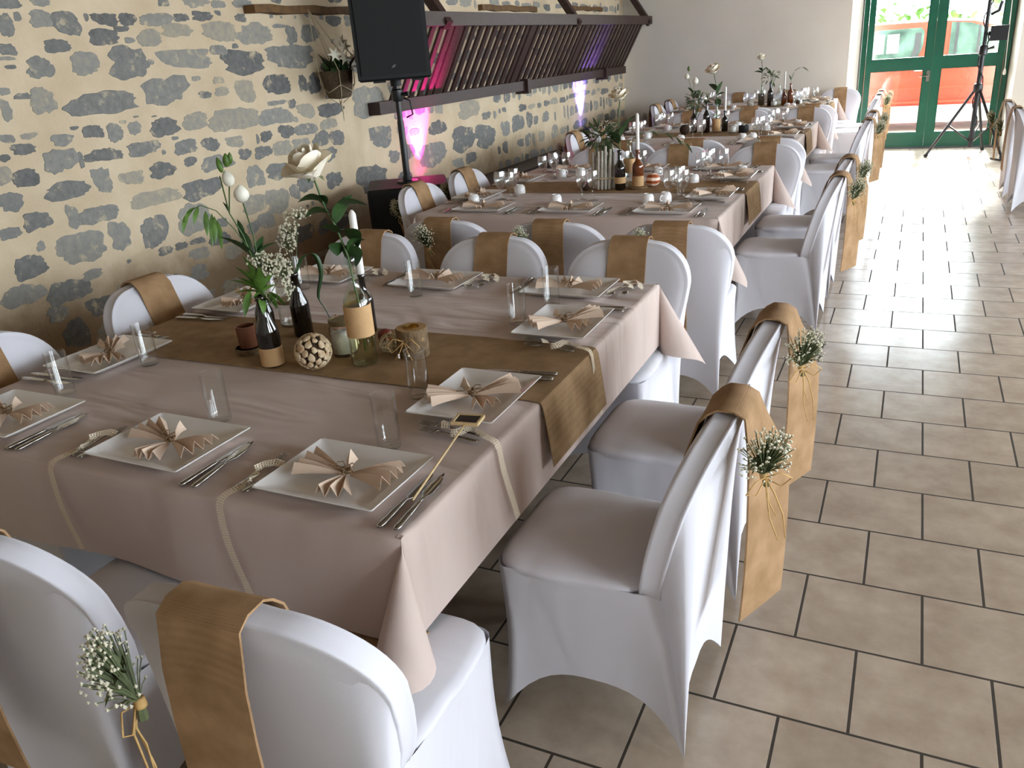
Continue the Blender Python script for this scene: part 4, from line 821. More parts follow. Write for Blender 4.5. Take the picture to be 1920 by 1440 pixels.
# ------------------------------------------------------------------ centrepieces
def bottle(kind, label, x, y, z, prof, mat, band=None, bmat=None, liquid=None, tilt=0):
    o = obj(kind, MB().lathe(prof, 28).mesh(kind, mat, edge=50), loc=(x, y, z)); tag(o, label, 'bottle', 'centrepiece bottles')
    if band:
        z0, z1, r = band; obj('paper_label', MB().lathe([(r, z0), (r+.0012, z0), (r+.0012, z1), (r, z1)], 28, caps=False).mesh('paper_label', bmat or M['kraft'], edge=40), o)
    if liquid: obj('water', MB().lathe([(.001, .006), (liquid[1], .006), (liquid[1], liquid[0]-.03), (liquid[2], liquid[0]), (.001, liquid[0])], 24).mesh('water', M['water'], edge=50), o)
    return o
def beer(h=.235, r=.032): return [(.001, .004), (r*.8, .0), (r, .006), (r, h*.48), (r*.97, h*.53), (r*.55, h*.70), (r*.44, h*.80), (r*.40, h*.93), (r*.47, h*.94), (r*.47, h*.985), (r*.40, h), (r*.30, h), (r*.30, h*.9)]
def tallb(h=.30, r=.036): return [(.001, .006), (r*.8, .0), (r, .008), (r, h*.55), (r*.93, h*.61), (r*.5, h*.70), (r*.38, h*.76), (r*.36, h*.94), (r*.44, h*.945), (r*.44, h*.99), (r*.38, h), (r*.28, h), (r*.28, h*.9)]
def petals(rng, c, d, size):
    b = MB(); d = Vector(d).normalized(); q = Vector((0, 0, 1)).rotation_difference(d)
    for layer, (n, r0, hh, op) in enumerate(((4, .12, 1.0, .02), (4, .25, 1.0, .10), (4, .36, .92, .26), (4, .42, .74, .62))):
        for k in range(n):
            a0 = 2*PI*k/n+layer*.5+rng.uniform(-.15, .15); half = (PI/n)*1.35; w = rng.uniform(.9, 1.1); lift = rng.uniform(-.05, .05)
            def f(u, v, a0=a0, half=half, r0=r0, hh=hh, op=op, w=w, lift=lift):
                s = 2*u-1; taper = (.35+.65*math.sin(min(1, v*1.15)*PI/2))*(1 if v < .8 else 1-.35*((v-.8)/.2)**2*abs(s)); a = a0+s*half*taper
                r = size*(r0*(.25+.9*math.sin(min(1, v*1.3)*PI/2))+op*v*v*.55*w); z = size*(hh*v*(1-.18*s*s*v)-op*.25*v**3+lift*v-.2)
                p = q @ Vector((r*math.cos(a), r*math.sin(a), z)); return (c[0]+p.x, c[1]+p.y, c[2]+p.z)
            b.grid(f, 7, 6)
    return b
def rose(label, path, size, leaves, tilt, seed, lw=.05):
    rng = random.Random(seed); r = obj('white_rose', MB().tube(path, [.0032]*(len(path)-1)+[.004], 7).mesh('stem', M['stem'])); tag(r, label, 'rose', 'white roses in bottles')
    e = Vector(path[-1]); obj('bloom', petals(rng, e, tilt, size).mesh('bloom', M['rose']), r)
    s = MB()
    for k in range(5):
        a = k*1.257; s.leaf(e-Vector((0, 0, size*.1)), e+Vector((math.cos(a)*size*.42, math.sin(a)*size*.42, -size*.22)), .012, n=3)
    obj('sepal', s.mesh('sepal', M['stem'], False), r)
    for a, b2 in leaves:
        f = MB().leaf(a, b2, lw*rng.uniform(.85, 1.15), up=(-.25, .35, 1), droop=rng.uniform(.02, .12), n=7); pa = min((Vector(p) for p in path), key=lambda p: (p-Vector(a)).length); f.tube([pa, a], .0014, 4); obj('leaf', f.mesh('leaf', M['leaf']), r)
    return r
def sprig(name, label, base, clumps, seed, cat='flower sprig', group=None):
    rng = random.Random(seed); bl, st = MB(), MB(); base = Vector(base)
    for c, rad, n in clumps:
        c = Vector(c); st.tube([base, base.lerp(c, .6), c], .0016, 4)
        for i in range(n):
            d = Vector((rng.gauss(0, 1), rng.gauss(0, 1), rng.gauss(0, 1))).normalized()*rng.uniform(.45, 1); p = c+Vector((d.x*rad[0], d.y*rad[1], d.z*rad[2])); r = rng.uniform(.003, .0055)
            bl.add([p+Vector(v)*r for v in ((1, 0, 0), (-1, 0, 0), (0, 1, 0), (0, -1, 0), (0, 0, 1), (0, 0, -1))], [(0, 2, 4), (2, 1, 4), (1, 3, 4), (3, 0, 4), (2, 0, 5), (1, 2, 5), (3, 1, 5), (0, 3, 5)])
            if i % 3 == 0: st.tube([c-Vector((0, 0, rad[2]*.7)), c.lerp(p, .6), p], .0009, 3, False)
    o = obj(name, st.mesh('sprig_stems', M['gypstem'], False)); tag(o, label, cat, group); obj('blossoms', bl.mesh('blossoms', M['gyp'], False), o); return o
def buds(b, c, d, L, r):
    d = Vector(d).normalized(); c = Vector(c); q = Vector((0, 0, 1)).rotation_difference(d)
    rs = []
    for t, k in ((0, .25), (.12, .7), (.35, 1), (.6, .95), (.82, .62), (.95, .3), (1, .06)):
        rs.append([c+q @ Vector((r*k*math.cos(2*PI*i/10)*(1+.08*math.sin(3*2*PI*i/10)), r*k*math.sin(2*PI*i/10), (t-.4)*L)) for i in range(10)])
    b.rings(rs, cap0=True, cap1=True)
def lisianthus(label, stems, bloom, green, leaves, seed):
    s = MB()
    for p in stems: s.tube(p, .0022, 5)
    o = obj('lisianthus', s.mesh('stem', M['stem'])); tag(o, label, 'flower', 'white lisianthus stems')
    for c, d, L, r in bloom: b = MB(); buds(b, c, d, L, r); obj('blossom', b.mesh('blossom', M['bud']), o)
    for c, d, L, r in green: b = MB(); buds(b, c, d, L, r); obj('closed_bud', b.mesh('closed_bud', M['leaf2']), o)
    for a, c, w in leaves: obj('leaf', MB().leaf(a, c, w, up=(-.3, .5, 1), droop=.08, n=6).mesh('leaf', M['leaf']), o)
    return o
def greenery(name, label, stems, leaves, mat, cat='greenery', w=.02):
    s = MB()
    for p in stems: s.tube(p, .0016, 5)
    o = obj(name, s.mesh('stem', M['stem'])); tag(o, label, cat); f = MB()
    for a, c in leaves: f.leaf(a, c, w, up=(-.3, .5, 1), droop=.06, n=5)
    obj('leaves', f.mesh('leaves', mat), o); return o
def candle(label, x, y, z, h, r=.0105):
    o = obj('taper_candle', MB().lathe([(.001, 0), (r*.9, 0), (r, .012), (r*.95, h*.93), (r*.55, h*.975), (.002, h)], 16).mesh('taper_candle', M['wax']), loc=(x, y, z)); tag(o, label, 'candle', 'white taper candles')
    obj('wick', MB().tube([(0, 0, h-.002), (.001, 0, h+.008)], .0012, 5).mesh('wick', M['core']), o)
def jar(label, x, y, z, h, r, fill=None, lid=True):
    o = obj('glass_jar', MB().lathe([(.001, 0), (r*.93, 0), (r, .006), (r, h*.78), (r*.88, h*.86), (r*.88, h*.95), (r*.82, h*.95), (r*.82, h*.86), (r*.94, h*.78), (r*.94, .01), (.001, .008)], 26).mesh('glass_jar', M['clear'], edge=50), loc=(x, y, z)); tag(o, label, 'jar')
    if fill: obj('filling', MB().lathe([(.001, .009), (r*.92, .01), (r*.92, h*fill), (r*.3, h*fill+.008), (.001, h*fill+.004)], 24).mesh('filling', M['sand']), o)
    if lid: obj('lid', MB().lathe([(.001, h*.99), (r*.80, h*.99), (r*.82, h*1.005), (r*.95, h*1.005), (r*.96, h*.99), (r*.96, h*.87), (r*.93, h*.87), (r*.9, h*.955)], 26).mesh('lid', M['lid'], edge=40), o)
Z1 = .757
# --- nearest table
bottle('brown_bottle', 'dark brown beer bottle with kraft band at its foot, nearest table', -1.803, 1.855, Z1, beer(.235, .036), M['bglass'], (.006, .066, .0362))
bottle('brown_bottle', 'plain dark brown beer bottle behind the cone ball, nearest table', -1.899, 2.133, Z1, beer(.232, .034), M['bglass'])
bottle('brown_bottle', 'dark brown bottle half hidden behind the kraft-banded beer bottle, nearest table', -1.955, 2.015, Z1, beer(.235, .032), M['bglass'])
bottle('clear_bottle', 'clear bottle of water with broad kraft label holding a white rose, nearest table', -1.504, 1.946, Z1, tallb(.35, .042), M['gglass'], (.098, .198, .0422), liquid=(.235, .039, .026))
bottle('brown_bottle', 'dark brown candle bottle behind the clear bottle, nearest table', -1.677, 2.219, Z1, tallb(.215, .03), M['bglass'])
candle('white taper candle in the brown bottle behind the clear bottle, nearest table', -1.677, 2.219, Z1+.21, .225, .0135)
rose('big white rose in the clear bottle on the nearest table', [(-1.500, 1.950, .80), (-1.495, 1.953, .901), (-1.507, 1.943, 1.107), (-1.523, 1.932, 1.191), (-1.542, 1.917, 1.257), (-1.554, 1.907, 1.328), (-1.559, 1.904, 1.359)], .10,
     [((-1.528, 1.927, 1.247), (-1.443, 1.993, 1.251)), ((-1.54, 1.918, 1.272), (-1.602, 1.87, 1.281)), ((-1.534, 1.923, 1.24), (-1.594, 1.877, 1.233)), ((-1.515, 1.938, 1.173), (-1.561, 1.902, 1.204)), ((-1.507, 1.944, 1.188), (-1.48, 1.965, 1.128)), ((-1.509, 1.943, 1.14), (-1.491, 1.956, 1.071)), ((-1.523, 1.931, 1.207), (-1.476, 1.967, 1.287)), ((-1.517, 1.936, 1.15), (-1.532, 1.924, 1.111)), ((-1.538, 1.92, 1.264), (-1.561, 1.902, 1.294)), ((-1.507, 1.945, 1.12), (-1.46, 1.98, 1.15))], (-.15, -.35, 1), 3, .066)
lisianthus('white lisianthus with two open buds in the kraft-banded beer bottle', [[(-1.80, 1.857, .80), (-1.793, 1.864, .979), (-1.799, 1.859, 1.084), (-1.814, 1.845, 1.187), (-1.832, 1.827, 1.256), (-1.836, 1.823, 1.366)], [(-1.80, 1.857, .80), (-1.793, 1.864, .979), (-1.792, 1.866, 1.183), (-1.80, 1.858, 1.28)], [(-1.832, 1.827, 1.256), (-1.821, 1.838, 1.335)]],
     [((-1.821, 1.838, 1.352), (-.1, -.1, 1), .048, .018), ((-1.801, 1.857, 1.304), (.1, 0, 1), .052, .023)], [((-1.832, 1.827, 1.393), (-.2, 0, 1), .045, .009), ((-1.817, 1.841, 1.405), (.1, 0, 1), .04, .011), ((-1.808, 1.848, 1.41), (.2, 0, 1), .035, .008)],
     [((-1.793, 1.865, 1.10), (-1.862, 1.798, 1.19), .035), ((-1.794, 1.864, 1.11), (-1.772, 1.886, 1.175), .03), ((-1.815, 1.843, 1.17), (-1.819, 1.841, 1.235), .02), ((-1.809, 1.849, 1.13), (-1.811, 1.846, 1.20), .028), ((-1.832, 1.827, 1.256), (-1.842, 1.818, 1.292), .010), ((-1.793, 1.865, 1.12), (-1.745, 1.91, 1.15), .022)], 1)
greenery('drooping_branch', 'thin drooping branch with hanging willow-like leaves beside the lisianthus', [[(-1.80, 1.857, .82), (-1.788, 1.87, 1.082), (-1.828, 1.831, 1.206), (-1.858, 1.802, 1.268), (-1.887, 1.773, 1.289), (-1.917, 1.744, 1.271)]],
     [((-1.915, 1.746, 1.27), (-1.934, 1.727, 1.213)), ((-1.891, 1.769, 1.285), (-1.908, 1.753, 1.235)), ((-1.879, 1.781, 1.272), (-1.886, 1.774, 1.195)), ((-1.867, 1.793, 1.262), (-1.881, 1.779, 1.160)), ((-1.863, 1.796, 1.253), (-1.872, 1.786, 1.170)), ((-1.899, 1.762, 1.286), (-1.926, 1.735, 1.245)), ((-1.86, 1.80, 1.24), (-1.862, 1.797, 1.15))], M['leaf2'], w=.017)
greenery('leafy_sprig', 'fresh green narrow-leaved sprig spilling from the kraft-banded beer bottle', [[(-1.80, 1.857, .82), (-1.797, 1.861, 1.015)]],
     [((-1.797, 1.861, 1.0), p) for p in ((-1.844, 1.815, 1.094), (-1.823, 1.836, 1.123), (-1.819, 1.84, .985), (-1.861, 1.799, 1.055), (-1.754, 1.903, 1.075), (-1.823, 1.836, 1.081), (-1.843, 1.816, 1.06), (-1.78, 1.82, 1.06), (-1.84, 1.86, 1.05), (-1.79, 1.80, 1.02), (-1.77, 1.84, 1.09), (-1.80, 1.83, 1.10), (-1.862, 1.81, 1.01))]+[((-1.788, 1.87, .996), (-1.772, 1.886, .939)), ((-1.786, 1.872, 1.0), (-1.752, 1.903, .945)), ((-1.821, 1.838, 1.012), (-1.845, 1.815, .930)), ((-1.80, 1.85, .99), (-1.77, 1.82, .94)), ((-1.795, 1.85, .99), (-1.765, 1.86, .96)), ((-1.797, 1.861, 1.0), (-1.76, 1.89, 1.02))], M['leaf2'], w=.026)
sprig('gypsophila_sprig', 'full cluster of white baby\'s breath over the kraft-banded beer bottle', (-1.80, 1.857, .95), [((-1.775, 1.895, 1.085), (.05, .05, .042), 170), ((-1.745, 1.915, 1.06), (.035, .035, .05), 100), ((-1.80, 1.87, 1.105), (.035, .035, .03), 70), ((-1.74, 1.92, 1.0), (.02, .02, .045), 40)], 21, 'flower sprig', 'gypsophila sprigs')
sprig('gypsophila_sprig', 'taller cluster of white baby\'s breath in the plain brown beer bottle', (-1.897, 2.135, .95), [((-1.90, 2.132, 1.10), (.045, .045, .045), 110), ((-1.865, 2.165, 1.185), (.05, .05, .022), 70), ((-1.92, 2.11, 1.03), (.03, .03, .04), 60), ((-1.89, 2.14, 1.14), (.04, .04, .03), 60)], 22, 'flower sprig', 'gypsophila sprigs')
def blade():
    P = [Vector(p) for p in ((-1.896, 2.136, .92), (-1.892, 2.139, .985), (-1.868, 2.16, 1.038), (-1.838, 2.187, 1.04), (-1.829, 2.195, .977), (-1.846, 2.18, .893), (-1.835, 2.19, .845), (-1.825, 2.199, .803))]
    n = 40; pts = []
    for i in range(n+1):
        t = i/n*(len(P)-1); k = min(int(t), len(P)-2); u = t-k; a, b, c, d = P[max(0, k-1)], P[k], P[k+1], P[min(len(P)-1, k+2)]
        pts.append(.5*((2*b)+(c-a)*u+(2*a-5*b+4*c-d)*u*u+(3*b-a-3*c+d)*u**3))
    wd = [.004+.014*math.sin(PI*min(1, i/n*1.15))**1.2*(1 if i < n*.75 else .35) for i in range(n+1)]; sd = Vector((.8, .5, .1)).normalized()
    r = MB().rings([[p-sd*w/2, p+Vector((0, -.001, .0006)), p+sd*w/2, p-Vector((0, -.001, .0006))] for p, w in zip(pts, wd)], cap0=True, cap1=True)
    tag(obj('grass_blade', r.mesh('grass_blade', M['leaf'])), 'single long green blade arching down from the plain brown bottle', 'grass blade')
blade()
def cone_ball():
    o = obj('cone_ball', MB().lathe([(.05*math.sin(PI*k/12)+.0005, .06-.05*math.cos(PI*k/12)) for k in range(13)], 20).mesh('core', M['core']), loc=(-1.635, 1.862, Z1)); tag(o, 'round decorative ball of tan seed scales on the burlap runner', 'decorative ball')
    rng = random.Random(4); n = 58; g = PI*(3-5**.5)
    for i in range(n):
        z = 1-2*(i+.5)/n; r = (1-z*z)**.5; a = i*g; d = Vector((r*math.cos(a), r*math.sin(a), z)); s = d.cross(Vector((0, 0, 1))).normalized(); u = s.cross(d)
        c = d*.0545+Vector((0, 0, .06)); rot = rng.uniform(-.5, .5); s2 = s*math.cos(rot)+u*math.sin(rot); u2 = u*math.cos(rot)-s*math.sin(rot); w = rng.uniform(.0115, .016); asp = rng.uniform(.65, 1.0); b = MB()
        ol = [(x*asp*rng.uniform(.8, 1.15), y*rng.uniform(.8, 1.15)) for x, y in ((0, -1), (.7, -.75), (1, -.1), (.75, .6), (.2, 1.1), (-.5, .8), (-1, .1), (-.8, -.7))]
        b.rings([[c+(s2*x*w*k+u2*y*w*k)+d*h for x, y in ol] for k, h in ((.75, -.007), (1, .001), (.9, .0032), (.35, .0038))], cap0=True, cap1=True); obj('seed_scale', b.mesh('seed_scale', M['shell']), o)
cone_ball()
jar('glass jar of white salt with a dull brass lid, beside the clear bottle', -1.625, 2.005, Z1, .122, .042, .62)
jar('low glass jar with brass lid behind the plain brown bottle', -2.03, 2.235, Z1, .10, .05, None)
def log_light():
    x, y = -1.385, 2.052; t = thing('log_tealight_holder', 'birch log tealight holder tied with twine on the runner', 'tealight holder', (x, y, Z1), .2)
    rng = random.Random(9); R = [.051*(1+rng.uniform(-.04, .05)) for _ in range(26)]
    def rg(k, z): return [(R[i]*k*math.cos(2*PI*i/26), R[i]*k*math.sin(2*PI*i/26), z) for i in range(26)]
    obj('log', MB().rings([rg(.97, 0), rg(1, .004), rg(1, .092), rg(.97, .096)], cap0=True).mesh('log', M['bark'], edge=40), t)
    obj('cut_face', MB().rings([rg(.97, .096), rg(.62, .0965), [(.026*math.cos(2*PI*i/26), .026*math.sin(2*PI*i/26), .0965) for i in range(26)], [(.026*math.cos(2*PI*i/26), .026*math.sin(2*PI*i/26), .082) for i in range(26)]], cap1=True).mesh('cut_face', M['wood'], edge=40), t)
    obj('tealight_cup', MB().lathe([(.0245, .083), (.0252, .099), (.0235, .099), (.023, .088), (.004, .089), (.003, .094), (.001, .094)], 24).mesh('tealight_cup', M['tin'], edge=40), t)
    w = MB()
    for zz in (.060, .066): w.tube([(.0485*math.cos(2*PI*k/24), .0485*math.sin(2*PI*k/24), zz+.002*math.sin(k)) for k in range(25)], .0018, 5)
    c = Vector((-.01, -.049, .064))
    for s in (-1, 1):
        w.tube([c, c+Vector((s*.03, -.012, .012)), c+Vector((s*.055, -.012, -.012)), c+Vector((s*.04, -.014, -.035)), c+Vector((s*.012, -.006, -.012)), c], .0015, 5)
        w.tube([c, c+Vector((s*.012, -.012, -.03)), c+Vector((s*.03, -.02, -.056))], .0014, 5)
    obj('twine_bow', w.mesh('twine_bow', M['raffia']), t)
    for s, zz in ((-1, -.040), (-1, -.048), (1, -.042)): p = c+Vector((s*.017, -.016, zz)); obj('bead', MB().lathe([(.0038*math.sin(PI*k/6)+.0002, -.0038*math.cos(PI*k/6)) for k in range(7)], 8, tuple(p)).mesh('bead', M['wax']), t)
log_light()
def rattan(x, y, r, label, zt=Z1):
    rng = random.Random(6); b = MB()
    for i in range(15):
        a = Vector((rng.gauss(0, 1), rng.gauss(0, 1), rng.gauss(0, 1))).normalized(); s = a.orthogonal().normalized(); u = a.cross(s); k = rng.uniform(.90, 1.0); o = a*r*rng.uniform(-.25, .25); rr = r*k*(1-.06)
        b.tube([o+(s*math.cos(2*PI*j/28)+u*math.sin(2*PI*j/28))*rr for j in range(29)], .0017, 4, False)
    lo = min(v[2] for v in b.v)
    tag(obj('rattan_ball', b.mesh('rattan_ball', M['rattan']), loc=(x, y, zt-lo)), label, 'decorative ball')
rattan(-1.478, 2.052, .036, 'pale woven rattan ball behind the clear bottle, nearest table')
def chestnut(x, y, z, s, mat, label, cat):
    o = obj('chestnut', MB().lathe([(s*math.sin(PI*k/10)*(1+.06*math.sin(k))+.0003, s*.92*(1-math.cos(PI*k/10))) for k in range(11)], 18).mesh('chestnut', mat), loc=(x, y, z)); tag(o, label, cat)
    obj('shell_scar', MB().lathe([(.0003, s*1.845), (s*.35, s*1.78), (s*.5, s*1.68)], 14).mesh('shell_scar', M['oldwood']), o)
chestnut(-1.555, 2.14, Z1, .026, M['redshell'], 'rust-red glossy seed pod behind the rattan ball', 'seed pod')
def seashell(x, y, label):
    b = MB()
    for k in range(22):
        pass
    rs = []
    for i in range(26):
        t = i/25; a = t*3.2*2*PI; r = .030*(1-t)**1.2+.002; R0 = .012*(1-t)
        c = Vector((R0*math.cos(a), R0*math.sin(a), .03+.055*t)); rs.append([c+Vector((r*.75*math.cos(2*PI*k/12), r*.75*math.sin(2*PI*k/12), r*.3*math.sin(2*PI*k/12+a))) for k in range(12)])
    b.rings(rs, cap0=True, cap1=True); o = obj('spiral_shell', b.mesh('spiral_shell', M['orange']), loc=(x, y, Z1-min(v[2] for v in b.v))); tag(o, label, 'seashell')
seashell(-1.80, 2.20, 'orange and white spiral shell standing behind the plain brown bottle')
def votive(x, y):
    o = obj('votive_glass', MB().lathe([(.001, 0), (.030, 0), (.032, .004), (.033, .075), (.031, .075), (.029, .008), (.001, .006)], 24).mesh('votive_glass', plain('rose_brown_votive_glass', rgb('7a4f3c'), .15, var=.2), edge=50), loc=(x, y, Z1+.022)); tag(o, 'rosy brown votive glass standing on a wood slice behind the beer bottle', 'candle holder')
    obj('candle', MB().lathe([(.001, .007), (.027, .007), (.027, .05), (.002, .05)], 18).mesh('candle', M['wax']), o)
    w = obj('wood_slice', MB().lathe([(.001, 0), (.046, 0), (.048, .004), (.048, .018), (.045, .0215), (.001, .0215)], 24).mesh('wood_slice', M['bark'], edge=40), loc=(x, y, Z1)); tag(w, 'round wood slice under the rosy brown votive glass', 'wood slice')
    obj('cut_face', MB().lathe([(.001, .0218), (.044, .0218)], 24).mesh('cut_face', M['wood']), w)
votive(-1.975, 1.935)
# --- the other three tables
Z2 = .757
bottle('brown_bottle', 'dark bottle with pale band beside the candle bottle, second table', -1.70, 5.16, Z2, tallb(.255, .036), M['bglass'], (.045, .085, .0362))
bottle('amber_bottle', 'amber bottle with kraft band holding a white taper candle, second table', -1.597, 5.222, Z2+.012, tallb(.235, .037), M['amber'], (.004, .07, .0372))
w = obj('wood_slice', MB().lathe([(.001, 0), (.06, 0), (.062, .005), (.06, .011), (.001, .011)], 24).mesh('wood_slice', M['wood'], edge=40), loc=(-1.597, 5.222, Z2)); tag(w, 'round wood slice under the amber candle bottle, second table', 'wood slice'); obj('bark_ring', MB().lathe([(.0622, .001), (.064, .005), (.062, .010)], 24, caps=False).mesh('bark_ring', M['bark']), w)
candle('white taper candle in the amber bottle, second table', -1.597, 5.222, Z2+.24, .235, .012)
bottle('clear_bottle', 'clear bottle with kraft label behind the dark bottle, second table', -1.685, 5.32, Z2, tallb(.30, .038), M['gglass'], (.09, .18, .0382))
rose('white rose with big leaf in the dark bottle on the second table', [(-1.70, 5.165, .85), (-1.70, 5.165, 1.01), (-1.705, 5.17, 1.2), (-1.69, 5.16, 1.33)], .085, [((-1.705, 5.17, 1.1), (-1.60, 5.24, 1.22)), ((-1.705, 5.17, 1.08), (-1.65, 5.2, 1.17)), ((-1.705, 5.17, 1.05), (-1.76, 5.13, 1.13))], (-.1, -.3, 1), 5, .07)
def stick_vase():
    x, y = -1.83, 5.215; t = thing('driftwood_vase', 'vase ringed with whitewashed driftwood sticks, second table', 'vase', (x, y, Z2)); rng = random.Random(7)
    obj('glass_cylinder', MB().lathe([(.001, 0), (.05, 0), (.055, .25), (.052, .25), (.047, .01), (.001, .008)], 22).mesh('glass_cylinder', M['clear'], edge=50), t)
    for k in range(17):
        a = 2*PI*k/17; r = .064+rng.uniform(-.003, .006); h = rng.uniform(.2, .31); l = rng.uniform(-.012, .02)
        obj('driftwood_stick', MB().tube([((r+l*q)*math.cos(a+.12*q), (r+l*q)*math.sin(a+.12*q), h*q+.004) for q in (0, .3, .65, 1)], [.010, .012, .010, .008], 7).mesh('driftwood_stick', M['drift'], edge=60), t)
    b = MB(); b.tube([(.08*math.cos(2*PI*k/20), .08*math.sin(2*PI*k/20), .075) for k in range(21)], .006, 6); obj('binding_cord', b.mesh('binding_cord', M['rattan']), t)
stick_vase()
def bush(name, label, c, spread, n, seed, mat, base, L=.06, w=.022):
    rng = random.Random(seed); lv, st = [], []
    for i in range(n):
        d = Vector((rng.gauss(0, 1), rng.gauss(0, 1), rng.gauss(.2, .8))).normalized(); p = Vector(c)+Vector((d.x*spread[0], d.y*spread[1], d.z*spread[2]))*rng.uniform(.3, 1); lv.append((p, p+(d+Vector((0, 0, rng.uniform(-.6, .3)))).normalized()*L*rng.uniform(.7, 1.3)))
        if i % 5 == 0: st.append([Vector(base), Vector(base).lerp(p, .6)+Vector((0, 0, .02)), p])
    greenery(name, label, st, lv, mat, w=w)
bush('leafy_bouquet', 'dark green leafy bouquet in the driftwood vase, second table', (-1.84, 5.215, 1.09), (.11, .09, .08), 110, 31, M['greyleaf'], (-1.83, 5.215, .80))
sprig('gypsophila_sprig', 'white baby\'s breath among the greenery of the driftwood vase', (-1.83, 5.215, .85), [((-1.80, 5.23, 1.15), (.07, .06, .05), 90), ((-1.88, 5.2, 1.12), (.05, .05, .04), 50)], 32, 'flower sprig', 'gypsophila sprigs')
greenery('arching_grass', 'thin arching grass stem beside the tall candle, second table', [[(-1.68, 5.32, .85), (-1.66, 5.33, 1.07), (-1.56, 5.40, 1.10), (-1.42, 5.5, 1.05), (-1.33, 5.55, .96)]], [((-1.56, 5.40, 1.10), (-1.52, 5.44, 1.06)), ((-1.48, 5.46, 1.08), (-1.43, 5.5, 1.02)), ((-1.42, 5.5, 1.05), (-1.38, 5.53, .98)), ((-1.36, 5.54, 1.0), (-1.32, 5.56, .93))], M['greyleaf'], w=.016)
def gourd(x, y, z):
    b = MB(); n = 28
    b.rings([[(.046*math.sin(PI*j/12)*(1+.05*math.cos(7*2*PI*k/n))*math.cos(2*PI*k/n), .046*math.sin(PI*j/12)*(1+.05*math.cos(7*2*PI*k/n))*math.sin(2*PI*k/n), .045-.045*math.cos(PI*j/12)) for k in range(n)] for j in range(13)], cap0=True, cap1=True)
    m, nt, p, out = nodes('striped_gourd_skin'); tc = N(nt, 'ShaderNodeTexCoord'); wv = N(nt, 'ShaderNodeTexWave', bands_direction='Z', i_Scale=9.0, i_Distortion=2.0, i_Detail=1.0); nt.links.new(tc.outputs['Object'], wv.inputs['Vector'])
    cr = N(nt, 'ShaderNodeValToRGB'); cr.color_ramp.elements[0].position = .45; cr.color_ramp.elements[0].color = rgb('a04c22'); cr.color_ramp.elements[1].position = .6; cr.color_ramp.elements[1].color = rgb('ecd2bf'); nt.links.new(wv.outputs['Fac'], cr.inputs[0]); nt.links.new(cr.outputs[0], p.inputs['Base Color'])
    o = obj('striped_ball', b.mesh('striped_ball', m), loc=(x, y, z), rot=(0, 0, .3)); tag(o, 'terracotta and cream striped ball beside the amber bottle, second table', 'decorative ball'); obj('stalk', MB().tube([(0, 0, .088), (.004, 0, .1)], .004, 6).mesh('stalk', M['core']), o)
gourd(-1.515, 5.285, Z2)
def ball(x, y, z, r, mat, label, cat='decorative ball', nm='decorative_ball'):
    o = obj(nm, MB().lathe([(r*math.sin(PI*k/10)+.0003, r*(1-math.cos(PI*k/10))) for k in range(11)], 20).mesh(nm, mat), loc=(x, y, z)); tag(o, label, cat)
    obj('hanging_loop', MB().tube([(.008*math.cos(a*.6), 0, 2*r+.004+.008*math.sin(a*.6)) for a in range(11)], .0015, 5).mesh('hanging_loop', M['twine']), o)
ball(-1.93, 5.13, Z2, .03, M['core'], 'small near-black ball at the foot of the driftwood vase, second table')
# third table
bottle('brown_bottle', 'dark brown bottle holding tall lisianthus, third table', -2.02, 8.56, Z2, tallb(.25, .034), M['bglass'])
bottle('brown_bottle', 'dark brown bottle second from the kraft-wrapped one, third table', -1.885, 8.53, Z2, tallb(.29, .034), M['bglass'])
bottle('clear_bottle', 'clear bottle wrapped in kraft paper holding a rose, third table', -1.79, 8.55, Z2, tallb(.27, .04), M['gglass'], (.01, .13, .0402))
lisianthus('white lisianthus stem rising from the dark bottle, third table', [[(-2.02, 8.56, .85), (-2.02, 8.56, 1.0), (-2.05, 8.55, 1.18), (-2.085, 8.54, 1.33)], [(-2.02, 8.56, .9), (-2.025, 8.56, 1.25)]], [((-2.09, 8.54, 1.30), (-.2, 0, 1), .06, .024), ((-2.01, 8.56, 1.25), (0, 0, 1), .07, .03)], [((-2.075, 8.545, 1.37), (0, 0, 1), .05, .014)], [((-2.03, 8.56, 1.1), (-1.98, 8.58, 1.17), .03), ((-2.03, 8.56, 1.14), (-2.08, 8.53, 1.2), .03)], 2)
bush('leafy_bouquet', 'green leafy bouquet in the two dark bottles, third table', (-1.98, 8.56, 1.06), (.11, .09, .09), 80, 33, M['greyleaf'], (-2.01, 8.56, .85))
sprig('gypsophila_sprig', 'sparse white sprig in the second dark bottle, third table', (-1.885, 8.53, .95), [((-1.88, 8.54, 1.12), (.06, .05, .05), 60)], 34, 'flower sprig', 'gypsophila sprigs')
rose('pale rose with three big leaves in the kraft-wrapped bottle, third table', [(-1.79, 8.55, .85), (-1.79, 8.55, 1.03), (-1.80, 8.55, 1.2), (-1.825, 8.54, 1.33)], .10, [((-1.79, 8.55, 1.12), (-1.74, 8.57, 1.24)), ((-1.79, 8.55, 1.15), (-1.87, 8.52, 1.22)), ((-1.79, 8.55, 1.08), (-1.77, 8.56, 1.0)), ((-1.79, 8.55, 1.1), (-1.72, 8.58, 1.13))], (-.2, -.3, 1), 6, .075)
bottle('brown_bottle', 'short dark bottle under the tall candle, third table', -1.715, 8.60, Z2, tallb(.20, .032), M['bglass'])
candle('white taper candle in the short dark bottle, third table', -1.715, 8.60, Z2+.195, .235, .012)
ball(-2.07, 8.38, Z2, .05, M['core'], 'near-black woven ball in front of the dark bottles, third table')
jar('glass jar of white salt near the aisle end, third table', -1.60, 8.42, Z2, .09, .045, .75, False)
